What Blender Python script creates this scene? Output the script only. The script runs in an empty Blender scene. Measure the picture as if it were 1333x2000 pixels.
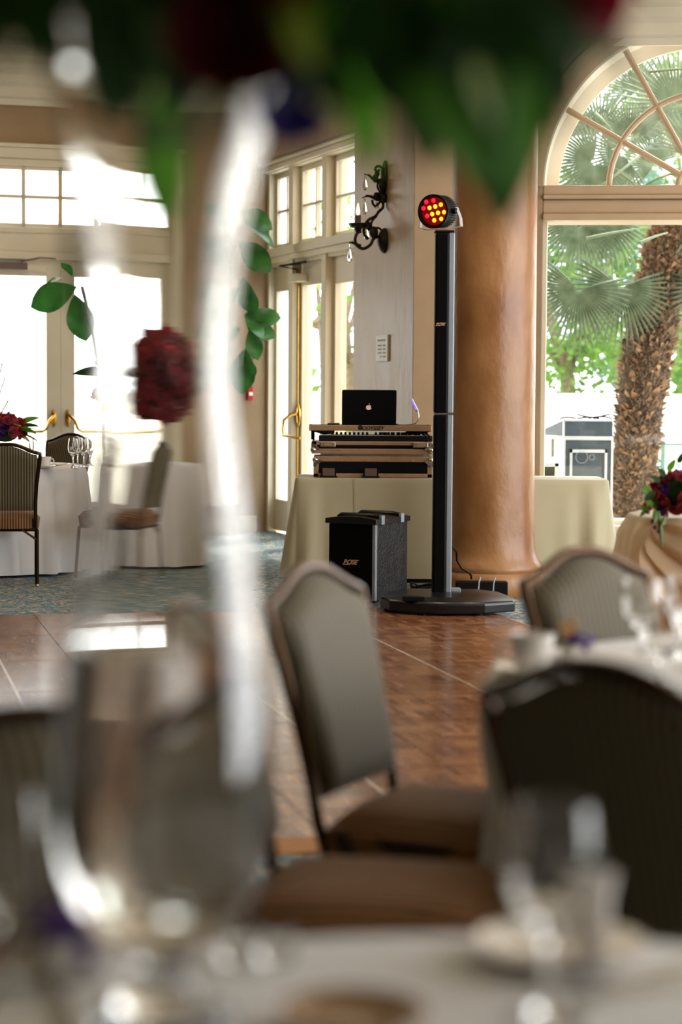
import bpy, bmesh, math, random
from mathutils import Vector, Matrix, Euler

sc = bpy.context.scene
COL = sc.collection
PI = math.pi

# ------------------------------------------------------------------ camera
F, CX, CY, EYE = 3900.0, 666.5, 1000.0, 1.28
PITCH, ROLL = math.atan(237 / 3900.0), 0.0070
cd = bpy.data.cameras.new('camera')
cam = bpy.data.objects.new('camera', cd)
COL.objects.link(cam)
sc.camera = cam
CAMROT = Matrix.Rotation(PI / 2 - PITCH, 3, 'X') @ Matrix.Rotation(ROLL, 3, 'Z')
cam.matrix_world = Matrix.Translation((0, 0, EYE)) @ CAMROT.to_4x4()
cd.sensor_fit = 'VERTICAL'
cd.sensor_height = 36.0
cd.sensor_width = 24.0
cd.lens = F / 2000.0 * 36.0
cd.clip_end = 200
cd.dof.use_dof = True
cd.dof.focus_distance = 12.4
cd.dof.aperture_fstop = 2.0
cd.dof.aperture_blades = 0

# ------------------------------------------------------------------ world, sun, exposure
w = bpy.data.worlds.new('sky')
sc.world = w
w.use_nodes = True
nt = w.node_tree
bg = nt.nodes['Background']
bg.inputs['Color'].default_value = (0.96, 0.98, 1.0, 1)
bg.inputs['Strength'].default_value = 6.5
sun = bpy.data.lights.new('sun', 'SUN')
sun.energy = 4.0
sun.angle = 0.02
sun.color = (1.0, 0.95, 0.86)
so = bpy.data.objects.new('sun', sun)
COL.objects.link(so)
so.rotation_euler = Vector((-0.25, -0.45, -0.86)).to_track_quat('-Z', 'Y').to_euler()


def area(name, loc, target, sx, sy, energy, col=(1, 1, 1), portal=False):
    l = bpy.data.lights.new(name, 'AREA')
    l.shape = 'RECTANGLE'
    l.size, l.size_y = sx, sy
    l.energy, l.color = energy, col
    l.cycles.is_portal = portal
    o = bpy.data.objects.new(name, l)
    COL.objects.link(o)
    o.location = loc
    o.rotation_euler = (Vector(target) - Vector(loc)).to_track_quat('-Z', 'Y').to_euler()
    return o


sc.view_settings.view_transform = 'Standard'
sc.view_settings.look = 'None'
sc.view_settings.gamma = 1.0
sc.view_settings.use_curve_mapping = False
sc.view_settings.exposure = 0.0
sc.cycles.max_bounces = 10
sc.cycles.transparent_max_bounces = 16
sc.cycles.transmission_bounces = 10
sc.cycles.diffuse_bounces = 4
sc.cycles.sample_clamp_indirect = 6.0
sc.cycles.caustics_reflective = False
sc.cycles.blur_glossy = 0.2

# room portals (sky light comes in through the openings only)
area('back_door_portal', (-1.95, 18.0, 1.65), (-1.5, 12, 1.65), 2.7, 3.3, 1, portal=True)
area('side_door_portal', (-0.02, 16.6, 1.65), (-3, 15.5, 1.65), 2.9, 3.3, 1, portal=True)
area('arch_window_portal', (2.65, 14.9, 2.0), (2.4, 8, 2.0), 2.6, 3.9, 1, portal=True)
area('right_window_portal', (5.5, 7.0, 2.05), (0, 7.0, 2.05), 11.0, 3.9, 1, portal=True)


# ------------------------------------------------------------------ helpers
def at(px, py, Y):
    d = CAMROT @ Vector(((px - CX) / F, (CY - py) / F, -1.0))
    t = Y / d.y
    return Vector((d.x * t, Y, EYE + d.z * t))


def atz(px, py, z):
    d = CAMROT @ Vector(((px - CX) / F, (CY - py) / F, -1.0))
    t = (z - EYE) / d.z
    return Vector((d.x * t, d.y * t, z))


def srgb(h, k=1.0):
    h = h.lstrip('#')
    out = []
    for i in (0, 2, 4):
        c = int(h[i:i + 2], 16) / 255.0
        c = c / 12.92 if c <= 0.04045 else ((c + 0.055) / 1.055) ** 2.4
        out.append(c * k)
    return (*out, 1.0)


class MB:
    def __init__(s):
        s.v, s.f = [], []

    def add(s, vs, fs, M=None):
        b = len(s.v)
        s.v += [tuple(M @ Vector(p)) if M is not None else tuple(p) for p in vs]
        s.f += [[b + i for i in f] for f in fs]
        return s

    def box(s, x0, x1, y0, y1, z0, z1, M=None):
        vs = [(x, y, z) for x in (x0, x1) for y in (y0, y1) for z in (z0, z1)]
        fs = [(0, 1, 3, 2), (4, 6, 7, 5), (0, 4, 5, 1), (2, 3, 7, 6), (0, 2, 6, 4), (1, 5, 7, 3)]
        return s.add(vs, fs, M)

    def tube(s, pts, r, n=8, closed=False, M=None):
        pts = [Vector(p) for p in pts]
        m = len(pts)
        rs = r if isinstance(r, (list, tuple)) else [r] * m
        vs, fs = [], []
        up = None
        for i, p in enumerate(pts):
            a = pts[(i - 1) % m] if (closed or i > 0) else p
            b = pts[(i + 1) % m] if (closed or i < m - 1) else p
            t = (b - a)
            t = t.normalized() if t.length > 1e-9 else Vector((0, 0, 1))
            if up is None:
                up = Vector((0, 0, 1)) if abs(t.z) < .9 else Vector((1, 0, 0))
            x = t.cross(up)
            if x.length < 1e-6:
                x = t.orthogonal()
            x.normalize()
            y = x.cross(t).normalized()
            up = y
            for k in range(n):
                an = 2 * PI * k / n
                vs.append(p + x * (math.cos(an) * rs[i]) + y * (math.sin(an) * rs[i]))
        for i in range(m if closed else m - 1):
            j = (i + 1) % m
            for k in range(n):
                l = (k + 1) % n
                fs.append((i * n + k, i * n + l, j * n + l, j * n + k))
        if not closed:
            fs.append(tuple(range(n))[::-1])
            fs.append(tuple((m - 1) * n + k for k in range(n)))
        return s.add(vs, fs, M)

    def lathe(s, prof, n=32, M=None, cap=True):
        vs, fs = [], []
        for (r, z) in prof:
            for k in range(n):
                a = 2 * PI * k / n
                vs.append((r * math.cos(a), r * math.sin(a), z))
        for i in range(len(prof) - 1):
            for k in range(n):
                l = (k + 1) % n
                fs.append((i * n + k, i * n + l, (i + 1) * n + l, (i + 1) * n + k))
        if cap:
            fs.append(tuple(range(n))[::-1])
            b = (len(prof) - 1) * n
            fs.append(tuple(b + k for k in range(n)))
        return s.add(vs, fs, M)

    def ball(s, c, r, n=10, m=6, sx=1, sy=1, sz=1):
        prof = []
        for i in range(m + 1):
            a = -PI / 2 + PI * i / m
            prof.append((max(1e-4, r * math.cos(a)), r * math.sin(a)))
        return s.lathe(prof, n, Matrix.Translation(c) @ Matrix.Diagonal((sx, sy, sz, 1)))

    def grid(s, P, closed_u=False, M=None):
        R, C = len(P), len(P[0])
        vs = [p for row in P for p in row]
        fs = []
        for i in range(R - 1):
            for j in range(C if closed_u else C - 1):
                k = (j + 1) % C
                fs.append((i * C + j, i * C + k, (i + 1) * C + k, (i + 1) * C + j))
        return s.add(vs, fs, M)

    def prism(s, outline, y0, y1, M=None):
        """outline of (x, z) points, extruded along y"""
        n = len(outline)
        vs = [(x, y0, z) for x, z in outline] + [(x, y1, z) for x, z in outline]
        fs = [tuple(range(n)), tuple(range(2 * n - 1, n - 1, -1))]
        for i in range(n):
            j = (i + 1) % n
            fs.append((j, i, n + i, n + j))
        return s.add(vs, fs, M)


def mesh(name, mb, mat, smooth=35):
    me = bpy.data.meshes.new(name)
    me.from_pydata(mb.v, [], mb.f)
    me.update()
    bm = bmesh.new()
    bm.from_mesh(me)
    bmesh.ops.recalc_face_normals(bm, faces=bm.faces)
    bm.to_mesh(me)
    bm.free()
    if mat:
        me.materials.append(mat)
    if smooth:
        me.shade_smooth()
        me.set_sharp_from_angle(angle=math.radians(smooth))
    return me


def obj(name, mb, mat=None, parent=None, smooth=35, bevel=0, M=None, thick=0, subd=0):
    me = mb if isinstance(mb, bpy.types.Mesh) else mesh(name, mb, mat, smooth)
    o = bpy.data.objects.new(name, me)
    COL.objects.link(o)
    if parent:
        o.parent = parent
    if M is not None:
        o.matrix_local = M
    if thick:
        m = o.modifiers.new('thickness', 'SOLIDIFY')
        m.thickness = thick
        m.offset = 0
    if subd:
        m = o.modifiers.new('round', 'SUBSURF')
        m.levels = m.render_levels = subd
    if bevel:
        m = o.modifiers.new('edge', 'BEVEL')
        m.width = bevel
        m.segments = 2
        m.limit_method = 'ANGLE'
        m.harden_normals = False
    return o


def tag(o, label, cat, group=None, kind=None):
    o['label'] = label
    o['category'] = cat
    if group:
        o['group'] = group
    if kind:
        o['kind'] = kind
    return o


def thing(name, label, cat, loc=(0, 0, 0), rz=0, group=None):
    o = bpy.data.objects.new(name, None)
    COL.objects.link(o)
    o.empty_display_size = 0.1
    o.location = loc
    o.rotation_euler = (0, 0, rz)
    return tag(o, label, cat, group)


def struct(o):
    o['kind'] = 'structure'
    return o


def sempty(name, loc=(0, 0, 0), rz=0):
    o = bpy.data.objects.new(name, None)
    COL.objects.link(o)
    o.location = loc
    o.rotation_euler = (0, 0, rz)
    o['kind'] = 'structure'
    return o


def dup(root, loc=None, rz=None, label=None, group=None):
    r = root.copy()
    COL.objects.link(r)
    if loc is not None:
        r.location = loc
    if rz is not None:
        r.rotation_euler = (0, 0, rz)
    if label:
        r['label'] = label
    if group:
        r['group'] = group
    for ch in list(root.children):
        c = ch.copy()
        COL.objects.link(c)
        c.parent = r
        for g in list(ch.children):
            d = g.copy()
            COL.objects.link(d)
            d.parent = c
    return r


def text(name, body, size, M, mat, parent=None, shear=0.0, extrude=0.0008, bold=0.0, label=None, space=1.0):
    cu = bpy.data.curves.new(name, 'FONT')
    cu.body = body
    cu.size = size
    cu.shear = shear
    cu.extrude = extrude
    cu.offset = bold
    cu.space_character = space
    cu.align_x = 'CENTER'
    cu.align_y = 'CENTER'
    tmp = bpy.data.objects.new(name, cu)
    COL.objects.link(tmp)
    bpy.context.view_layer.update()
    me = bpy.data.meshes.new_from_object(tmp.evaluated_get(bpy.context.evaluated_depsgraph_get()))
    bpy.data.objects.remove(tmp)
    me.name = name
    me.materials.clear()
    me.materials.append(mat)
    o = bpy.data.objects.new(name, me)
    COL.objects.link(o)
    if parent:
        o.parent = parent
    o.matrix_local = M
    if label:
        o['label'] = label
    return o


def T(x, y, z):
    return Matrix.Translation((x, y, z))


def RX(a):
    return Matrix.Rotation(a, 4, 'X')


def RY(a):
    return Matrix.Rotation(a, 4, 'Y')


def RZ(a):
    return Matrix.Rotation(a, 4, 'Z')


def frame_M(p, x, y, z):
    """matrix with given origin and axes"""
    x, y, z = Vector(x), Vector(y), Vector(z)
    return Matrix(((x.x, y.x, z.x, p[0]), (x.y, y.y, z.y, p[1]), (x.z, y.z, z.z, p[2]), (0, 0, 0, 1)))


# ------------------------------------------------------------------ materials
def principled(name):
    m = bpy.data.materials.new(name)
    m.use_nodes = True
    return m, m.node_tree, m.node_tree.nodes['Principled BSDF']


def mat(name, col, rough=0.5, metal=0.0, var=0.0, vscale=6.0, bump=0.0, bscale=40.0, spec=0.5, coat=0.0, col2=None, coords='Object',
        stretch=(1, 1, 1), emit=None, estr=0.0, sheen=0.0, trans=0.0, transl=0.0, rvar=0.0, detail=4.0):
    m, t, b = principled(name)
    c = srgb(col) if isinstance(col, str) else col
    b.inputs['Base Color'].default_value = c
    b.inputs['Roughness'].default_value = rough
    b.inputs['Metallic'].default_value = metal
    b.inputs['Specular IOR Level'].default_value = spec
    b.inputs['Coat Weight'].default_value = coat
    b.inputs['Sheen Weight'].default_value = sheen
    b.inputs['Transmission Weight'].default_value = trans
    if emit:
        b.inputs['Emission Color'].default_value = srgb(emit) if isinstance(emit, str) else emit
        b.inputs['Emission Strength'].default_value = estr
    tc = t.nodes.new('ShaderNodeTexCoord')
    mp = t.nodes.new('ShaderNodeMapping')
    mp.inputs['Scale'].default_value = stretch
    t.links.new(tc.outputs[coords], mp.inputs['Vector'])
    if var or col2:
        n = t.nodes.new('ShaderNodeTexNoise')
        n.inputs['Scale'].default_value = vscale
        n.inputs['Detail'].default_value = detail
        t.links.new(mp.outputs[0], n.inputs['Vector'])
        r = t.nodes.new('ShaderNodeValToRGB')
        r.color_ramp.elements[0].position = 0.32
        r.color_ramp.elements[1].position = 0.68
        if col2:
            r.color_ramp.elements[0].color = srgb(col2) if isinstance(col2, str) else col2
            r.color_ramp.elements[1].color = c
        else:
            r.color_ramp.elements[0].color = (*[x * (1 - var) for x in c[:3]], 1)
            r.color_ramp.elements[1].color = (*[min(1, x * (1 + var)) for x in c[:3]], 1)
        t.links.new(n.outputs['Fac'], r.inputs[0])
        t.links.new(r.outputs[0], b.inputs['Base Color'])
        if rvar:
            mr = t.nodes.new('ShaderNodeMapRange')
            mr.inputs['To Min'].default_value = rough - rvar
            mr.inputs['To Max'].default_value = rough + rvar
            t.links.new(n.outputs['Fac'], mr.inputs['Value'])
            t.links.new(mr.outputs[0], b.inputs['Roughness'])
    if bump:
        n2 = t.nodes.new('ShaderNodeTexNoise')
        n2.inputs['Scale'].default_value = bscale
        n2.inputs['Detail'].default_value = 5
        t.links.new(mp.outputs[0], n2.inputs['Vector'])
        bp = t.nodes.new('ShaderNodeBump')
        bp.inputs['Strength'].default_value = bump
        bp.inputs['Distance'].default_value = 0.02
        t.links.new(n2.outputs['Fac'], bp.inputs['Height'])
        t.links.new(bp.outputs[0], b.inputs['Normal'])
    if transl:
        out = t.nodes['Material Output']
        tr = t.nodes.new('ShaderNodeBsdfTranslucent')
        mx = t.nodes.new('ShaderNodeMixShader')
        mx.inputs[0].default_value = transl
        if b.inputs['Base Color'].is_linked:
            t.links.new(b.inputs['Base Color'].links[0].from_socket, tr.inputs['Color'])
        else:
            tr.inputs['Color'].default_value = c
        t.links.new(b.outputs[0], mx.inputs[1])
        t.links.new(tr.outputs[0], mx.inputs[2])
        t.links.new(mx.outputs[0], out.inputs['Surface'])
    return m


def pane_mat(name, tint=(0.97, 0.99, 0.98, 1), refl=0.06, frost=0.0):
    m, t, b = principled(name)
    t.nodes.remove(b)
    out = t.nodes['Material Output']
    tr = t.nodes.new('ShaderNodeBsdfTransparent')
    tr.inputs['Color'].default_value = tint
    gl = t.nodes.new('ShaderNodeBsdfGlossy')
    gl.inputs['Roughness'].default_value = 0.02
    mx = t.nodes.new('ShaderNodeMixShader')
    mx.inputs[0].default_value = refl
    t.links.new(tr.outputs[0], mx.inputs[1])
    t.links.new(gl.outputs[0], mx.inputs[2])
    last = mx
    if frost:
        n = t.nodes.new('ShaderNodeTexNoise')
        n.inputs['Scale'].default_value = 9
        d = t.nodes.new('ShaderNodeBsdfTranslucent')
        d.inputs['Color'].default_value = (0.80, 0.86, 0.90, 1)
        m2 = t.nodes.new('ShaderNodeMixShader')
        mr = t.nodes.new('ShaderNodeMapRange')
        mr.inputs['To Min'].default_value = frost - .06
        mr.inputs['To Max'].default_value = min(1, frost + .06)
        t.links.new(n.outputs['Fac'], mr.inputs['Value'])
        t.links.new(mr.outputs[0], m2.inputs[0])
        t.links.new(mx.outputs[0], m2.inputs[1])
        t.links.new(d.outputs[0], m2.inputs[2])
        last = m2
    t.links.new(last.outputs[0], out.inputs['Surface'])
    return m


def stripe_mat(name, dark, light, period, axis=0, rough=0.7, width=0.5, sheen=0.3):
    m, t, b = principled(name)
    b.inputs['Roughness'].default_value = rough
    b.inputs['Sheen Weight'].default_value = sheen
    tc = t.nodes.new('ShaderNodeTexCoord')
    sp = t.nodes.new('ShaderNodeSeparateXYZ')
    t.links.new(tc.outputs['Object'], sp.inputs[0])
    mu = t.nodes.new('ShaderNodeMath')
    mu.operation = 'MULTIPLY'
    mu.inputs[1].default_value = 2 * PI / period
    t.links.new(sp.outputs[axis], mu.inputs[0])
    si = t.nodes.new('ShaderNodeMath')
    si.operation = 'SINE'
    t.links.new(mu.outputs[0], si.inputs[0])
    n = t.nodes.new('ShaderNodeTexNoise')
    n.inputs['Scale'].default_value = 260
    t.links.new(tc.outputs['Object'], n.inputs['Vector'])
    ad = t.nodes.new('ShaderNodeMath')
    ad.operation = 'MULTIPLY_ADD'
    ad.inputs[1].default_value = 0.9
    t.links.new(n.outputs['Fac'], ad.inputs[0])
    t.links.new(si.outputs[0], ad.inputs[2])
    r = t.nodes.new('ShaderNodeValToRGB')
    r.color_ramp.elements[0].position = 0.35
    r.color_ramp.elements[0].color = srgb(dark)
    r.color_ramp.elements[1].position = 0.75
    r.color_ramp.elements[1].color = srgb(light)
    t.links.new(ad.outputs[0], r.inputs[0])
    t.links.new(r.outputs[0], b.inputs['Base Color'])
    bp = t.nodes.new('ShaderNodeBump')
    bp.inputs['Strength'].default_value = 0.15
    t.links.new(ad.outputs[0], bp.inputs['Height'])
    t.links.new(bp.outputs[0], b.inputs['Normal'])
    return m


def carpet_mat():
    m, t, b = principled('patterned_carpet')
    b.inputs['Roughness'].default_value = 0.85
    b.inputs['Sheen Weight'].default_value = 0.08
    tc = t.nodes.new('ShaderNodeTexCoord')
    n0 = t.nodes.new('ShaderNodeTexNoise')
    n0.inputs['Scale'].default_value = 7
    t.links.new(tc.outputs['Object'], n0.inputs['Vector'])
    mixv = t.nodes.new('ShaderNodeMix')
    mixv.data_type = 'VECTOR'
    mixv.inputs[0].default_value = 0.16
    t.links.new(tc.outputs['Object'], mixv.inputs[4])
    t.links.new(n0.outputs['Color'], mixv.inputs[5])
    vo = t.nodes.new('ShaderNodeTexVoronoi')
    vo.feature = 'DISTANCE_TO_EDGE'
    vo.inputs['Scale'].default_value = 24
    t.links.new(mixv.outputs[1], vo.inputs['Vector'])
    n1 = t.nodes.new('ShaderNodeTexNoise')
    n1.inputs['Scale'].default_value = 20
    n1.inputs['Distortion'].default_value = 2.0
    t.links.new(mixv.outputs[1], n1.inputs['Vector'])
    r1 = t.nodes.new('ShaderNodeValToRGB')
    r1.color_ramp.elements[0].position = 0.535
    r1.color_ramp.elements[0].color = (0, 0, 0, 1)
    r1.color_ramp.elements[1].position = 0.565
    r1.color_ramp.elements[1].color = (1, 1, 1, 1)
    t.links.new(n1.outputs['Fac'], r1.inputs[0])
    r2 = t.nodes.new('ShaderNodeValToRGB')
    r2.color_ramp.elements[0].position = 0.0
    r2.color_ramp.elements[0].color = srgb('#15434f')
    r2.color_ramp.elements[1].position = 0.35
    r2.color_ramp.elements[1].color = srgb('#25788c')
    t.links.new(vo.outputs['Distance'], r2.inputs[0])
    mx = t.nodes.new('ShaderNodeMix')
    mx.data_type = 'RGBA'
    t.links.new(r1.outputs[0], mx.inputs[0])
    t.links.new(r2.outputs[0], mx.inputs[6])
    mx.inputs[7].default_value = srgb('#b09a80')
    t.links.new(mx.outputs[2], b.inputs['Base Color'])
    bp = t.nodes.new('ShaderNodeBump')
    bp.inputs['Strength'].default_value = 0.4
    n3 = t.nodes.new('ShaderNodeTexNoise')
    n3.inputs['Scale'].default_value = 300
    t.links.new(tc.outputs['Object'], n3.inputs['Vector'])
    t.links.new(n3.outputs['Fac'], bp.inputs['Height'])
    t.links.new(bp.outputs[0], b.inputs['Normal'])
    return m


def parquet_mat():
    """oak finger parquet: strips in alternating squares inside every block"""
    m, t, b = principled('parquet_wood')
    tc = t.nodes.new('ShaderNodeTexCoord')
    sp = t.nodes.new('ShaderNodeSeparateXYZ')
    t.links.new(tc.outputs['Object'], sp.inputs[0])

    def math_(op, a, bval=None, c=None):
        n = t.nodes.new('ShaderNodeMath')
        n.operation = op
        for i, x in enumerate((a, bval, c)):
            if x is None:
                continue
            if isinstance(x, (int, float)):
                n.inputs[i].default_value = x
            else:
                t.links.new(x, n.inputs[i])
        return n.outputs[0]
    q = 0.1581
    ix = math_('FLOOR', math_('DIVIDE', math_('ADD', sp.outputs[0], 10 * q), q))
    iy = math_('FLOOR', math_('DIVIDE', math_('ADD', sp.outputs[1], 10 * q), q))
    par = math_('MODULO', math_('ADD', ix, iy), 2.0)
    inv = math_('SUBTRACT', 1.0, par)
    s = math_('ADD', math_('MULTIPLY', sp.outputs[0], par), math_('MULTIPLY', sp.outputs[1], inv))
    l = math_('ADD', math_('MULTIPLY', sp.outputs[1], par), math_('MULTIPLY', sp.outputs[0], inv))
    strip = math_('DIVIDE', math_('ADD', s, 1.0), q / 5)
    fr = math_('FRACT', strip)
    idx = math_('FLOOR', strip)
    oi = t.nodes.new('ShaderNodeObjectInfo')
    wn = t.nodes.new('ShaderNodeTexWhiteNoise')
    wn.noise_dimensions = '4D'
    cb = t.nodes.new('ShaderNodeCombineXYZ')
    t.links.new(idx, cb.inputs[0])
    t.links.new(ix, cb.inputs[1])
    t.links.new(iy, cb.inputs[2])
    t.links.new(cb.outputs[0], wn.inputs['Vector'])
    t.links.new(oi.outputs['Random'], wn.inputs['W'])
    cb2 = t.nodes.new('ShaderNodeCombineXYZ')
    t.links.new(math_('MULTIPLY', s, 120.0), cb2.inputs[0])
    t.links.new(math_('MULTIPLY', l, 9.0), cb2.inputs[1])
    t.links.new(math_('MULTIPLY', oi.outputs['Random'], 40.0), cb2.inputs[2])
    gn = t.nodes.new('ShaderNodeTexNoise')
    gn.inputs['Scale'].default_value = 1.0
    gn.inputs['Detail'].default_value = 5
    t.links.new(cb2.outputs[0], gn.inputs['Vector'])
    tone = math_('ADD', math_('MULTIPLY', wn.outputs['Value'], 0.8), math_('MULTIPLY', gn.outputs['Fac'], 0.5))
    r = t.nodes.new('ShaderNodeValToRGB')
    r.color_ramp.elements[0].position = 0.15
    r.color_ramp.elements[0].color = srgb('#5c3320')
    r.color_ramp.elements[1].position = 0.95
    r.color_ramp.elements[1].color = srgb('#a0714f')
    e = r.color_ramp.elements.new(0.55)
    e.color = srgb('#80502f')
    t.links.new(tone, r.inputs[0])
    gap = math_('LESS_THAN', fr, 0.08)
    mx = t.nodes.new('ShaderNodeMix')
    mx.data_type = 'RGBA'
    t.links.new(math_('MULTIPLY', gap, 0.75), mx.inputs[0])
    t.links.new(r.outputs[0], mx.inputs[6])
    mx.inputs[7].default_value = srgb('#2c160c')
    t.links.new(mx.outputs[2], b.inputs['Base Color'])
    rr = t.nodes.new('ShaderNodeMapRange')
    rr.inputs['To Min'].default_value = 0.16
    rr.inputs['To Max'].default_value = 0.34
    t.links.new(gn.outputs['Fac'], rr.inputs['Value'])
    t.links.new(rr.outputs[0], b.inputs['Roughness'])
    bp = t.nodes.new('ShaderNodeBump')
    bp.inputs['Strength'].default_value = 0.06
    bp.inputs['Distance'].default_value = 0.01
    t.links.new(tone, bp.inputs['Height'])
    b.inputs['Coat Weight'].default_value = 0.25
    b.inputs['Coat Roughness'].default_value = 0.15
    t.links.new(bp.outputs[0], b.inputs['Normal'])
    return m


m_wall = mat('wall_plaster', '#9c8264', 0.8, var=0.10, vscale=2.5, bump=0.25, bscale=60)
m_sconcewall = mat('brushed_plaster', '#b59a78', 0.42, var=0.14, vscale=3.0, bump=0.35, bscale=9, stretch=(1.6, 1.6, 0.5), spec=0.5, rvar=0.1)
m_ceil = mat('ceiling_paint', '#d3c3a4', 0.85, var=0.03)
m_trim = mat('cream_trim', '#dccfb6', 0.45, var=0.03, vscale=3)
m_trim2 = mat('grey_cream_trim', '#cfc5ae', 0.42, var=0.03, vscale=3)
m_tantrim = mat('tan_trim', '#b59a7a', 0.5, var=0.04)
m_panel = mat('dark_wood', '#3b2a1c', 0.5, var=0.2, vscale=8, stretch=(4, 4, .5))  # floor panel backing; also added to unseen walls to cut bounced light
m_pillar = mat('bronze_plaster', '#a37548', 0.40, var=0.25, vscale=3.2, bump=0.6, bscale=7, col2='#7b4d26', stretch=(1, 1, .6), spec=.6, rvar=0.08)
m_carpet = carpet_mat()
m_parquet = parquet_mat()
m_metaltrim = mat('aluminium_strip', '#b7a894', 0.3, metal=1.0, var=0.1, vscale=30)
m_seam = mat('seam_metal_painted_glint', '#e6dccb', 0.25, metal=0.3, var=0.15, vscale=12)  # pale colour stands in for bright reflections along the strips
m_edgewood = mat('dance_floor_edge', '#9a6432', 0.4, var=0.2, vscale=20, stretch=(1, 8, 1))
m_glass = mat('clear_glass', (.988, .978, .955, 1), 0.0, trans=1.0)
m_crystal = mat('crystal', (1, 1, 1, 1), 0.0, trans=1.0)
m_pane = pane_mat('window_glass')
m_sheer = pane_mat('sheer_glass', frost=0.62)
m_cloth = mat('white_tablecloth', '#e4e1e0', 0.75, var=0.03, vscale=5, bump=0.12, bscale=400, sheen=0.2)
m_ivory = mat('ivory_tablecloth', '#bbb090', 0.6, var=0.04, vscale=4, bump=0.12, bscale=400, sheen=0.25)
m_peach = mat('peach_satin', '#f7e3c4', 0.4, var=0.05, vscale=4, sheen=0.3, transl=0.5)
m_napkin = mat('white_napkin', '#efeae2', 0.7, var=0.02, bump=0.1, bscale=200)
m_fabric = stripe_mat('striped_fabric', '#2a2313', '#71613e', 0.0175, sheen=0.12)
m_seat = stripe_mat('seat_fabric', '#38200d', '#96622a', 0.0175, sheen=0.05)  # brown fabric, saturated further to carry warm backlight in its colour
m_frame = mat('bronze_frame', '#45301c', 0.2, metal=0.85, var=0.12, vscale=12)
m_glide = mat('steel_glide', '#c8c8c8', 0.2, metal=1.0)
m_black = mat('matte_black', '#070708', 0.55, var=0.1, vscale=30, spec=0.15)
m_blackgloss = mat('satin_black', '#101013', 0.28, var=0.1, vscale=30)
m_grille = mat('black_grille', '#050506', 0.8, spec=0.08, bump=0.4, bscale=600, var=0.2, vscale=400)
m_vinyl = mat('black_textured_side', '#121417', 0.40, bump=0.5, bscale=60, var=0.6, vscale=14, rvar=0.12)
m_greyext = mat('grey_anodised', '#8e979e', 0.45, metal=0.15, var=0.05)
m_case_al = mat('case_aluminium', '#bb9674', 0.38, metal=0.45, var=0.08, vscale=20)
m_steel = mat('bright_steel', '#cfc8bd', 0.22, metal=1.0, var=0.05)
m_al = mat('silver_aluminium', '#dfe3e6', 0.3, metal=0.8, var=0.04)
m_laminate = mat('blue_grey_laminate', '#3a4753', 0.45, var=0.1, vscale=8)
m_brass = mat('brass', '#c79a4a', 0.22, metal=1.0, var=0.1)
m_iron = mat('wrought_iron', '#2a231a', 0.4, metal=0.6, var=0.2, vscale=20)
m_ledred = mat('red_led', '#ff1030', 0.3, emit=(1.0, 0.01, 0.04, 1), estr=1.6)
m_ledyel = mat('yellow_led', '#ffd000', 0.3, emit=(1.0, 0.62, 0.02, 1), estr=1.25)
m_ledback = mat('led_plate', '#5a0508', 0.35, emit=(0.8, 0.0, 0.0, 1), estr=0.16, var=0.3, vscale=30)
m_ledblue = mat('violet_led', '#6050ff', 0.3, emit=(0.20, 0.12, 1.0, 1), estr=2.0)
m_flame = mat('candle_lamp', '#ffd9a0', 0.3, emit=(1.0, 0.55, 0.22, 1), estr=6.0)
m_logo = mat('pale_logo', '#d8b8a6', 0.4, emit=(0.75, 0.55, 0.45, 1), estr=0.35)
m_goldtext = mat('gold_lettering', '#d6b08a', 0.4, metal=0.3)
m_inktext = mat('black_lettering', '#0a0a0a', 0.5)
m_china = mat('white_china', '#eee8e0', 0.18, var=0.02, coat=0.5)
m_coffee = mat('brown_glaze', '#9a7145', 0.25, var=0.1)
m_silver = mat('silverware', '#c9c5bf', 0.15, metal=1.0)
m_red = mat('red_petal', '#a80f2c', 0.55, var=0.3, vscale=14, transl=0.25, sheen=0.3)
m_darkred = mat('dark_red_petal', '#6b0618', 0.6, var=0.3, vscale=14, transl=0.12)
m_purple = mat('purple_petal', '#47206b', 0.55, var=0.3, vscale=14, transl=0.15)
m_violet = mat('violet_petal', '#3a2c86', 0.55, var=0.3, vscale=14, transl=0.15)
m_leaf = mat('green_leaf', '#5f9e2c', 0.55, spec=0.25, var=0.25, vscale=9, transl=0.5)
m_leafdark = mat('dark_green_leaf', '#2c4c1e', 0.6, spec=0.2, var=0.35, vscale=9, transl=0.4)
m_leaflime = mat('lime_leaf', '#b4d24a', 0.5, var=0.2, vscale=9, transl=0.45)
m_fig = mat('fig_leaf', '#3c7d2c', 0.3, col2='#28562a', vscale=11, transl=0.25, spec=0.6)
m_stem = mat('green_stem', '#4d6a2a', 0.5, var=0.2, vscale=20)
m_bark = mat('grey_bark', '#6a5a45', 0.8, var=0.3, vscale=20, bump=0.5)
m_palmtrunk = mat('palm_trunk', '#463424', 0.9, var=0.4, vscale=18, bump=0.8, bscale=30)
m_palmscale = mat('palm_leaf_base', '#a98560', 0.85, col2='#5e3d24', vscale=7, bump=0.3)
m_palmfibre = mat('palm_fibre', '#77624c', 0.9, var=0.5, vscale=30)
m_palmleaf = mat('palm_leaf', '#6a755b', 0.45, col2='#46533a', vscale=5, transl=0.35)
m_petiole = mat('palm_petiole', '#4c5a30', 0.45, var=0.2, vscale=9)
m_treeleaf = mat('sunlit_leaf', '#6a8a30', 0.5, col2='#3b6022', vscale=3, transl=0.5)
m_treeleaf2 = mat('blue_green_leaf', '#5f7f70', 0.5, col2='#3a5c4c', vscale=3, transl=0.4)
m_white = mat('white_stucco', '#f4f2ec', 0.85, var=0.02, bump=0.2)
m_patio = mat('pale_paving', '#e8e4da', 0.85, var=0.04)
m_greeniron = mat('green_iron', '#4f7f70', 0.45, var=0.1)
m_firered = mat('alarm_red', '#c01822', 0.35, var=0.05)
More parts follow.
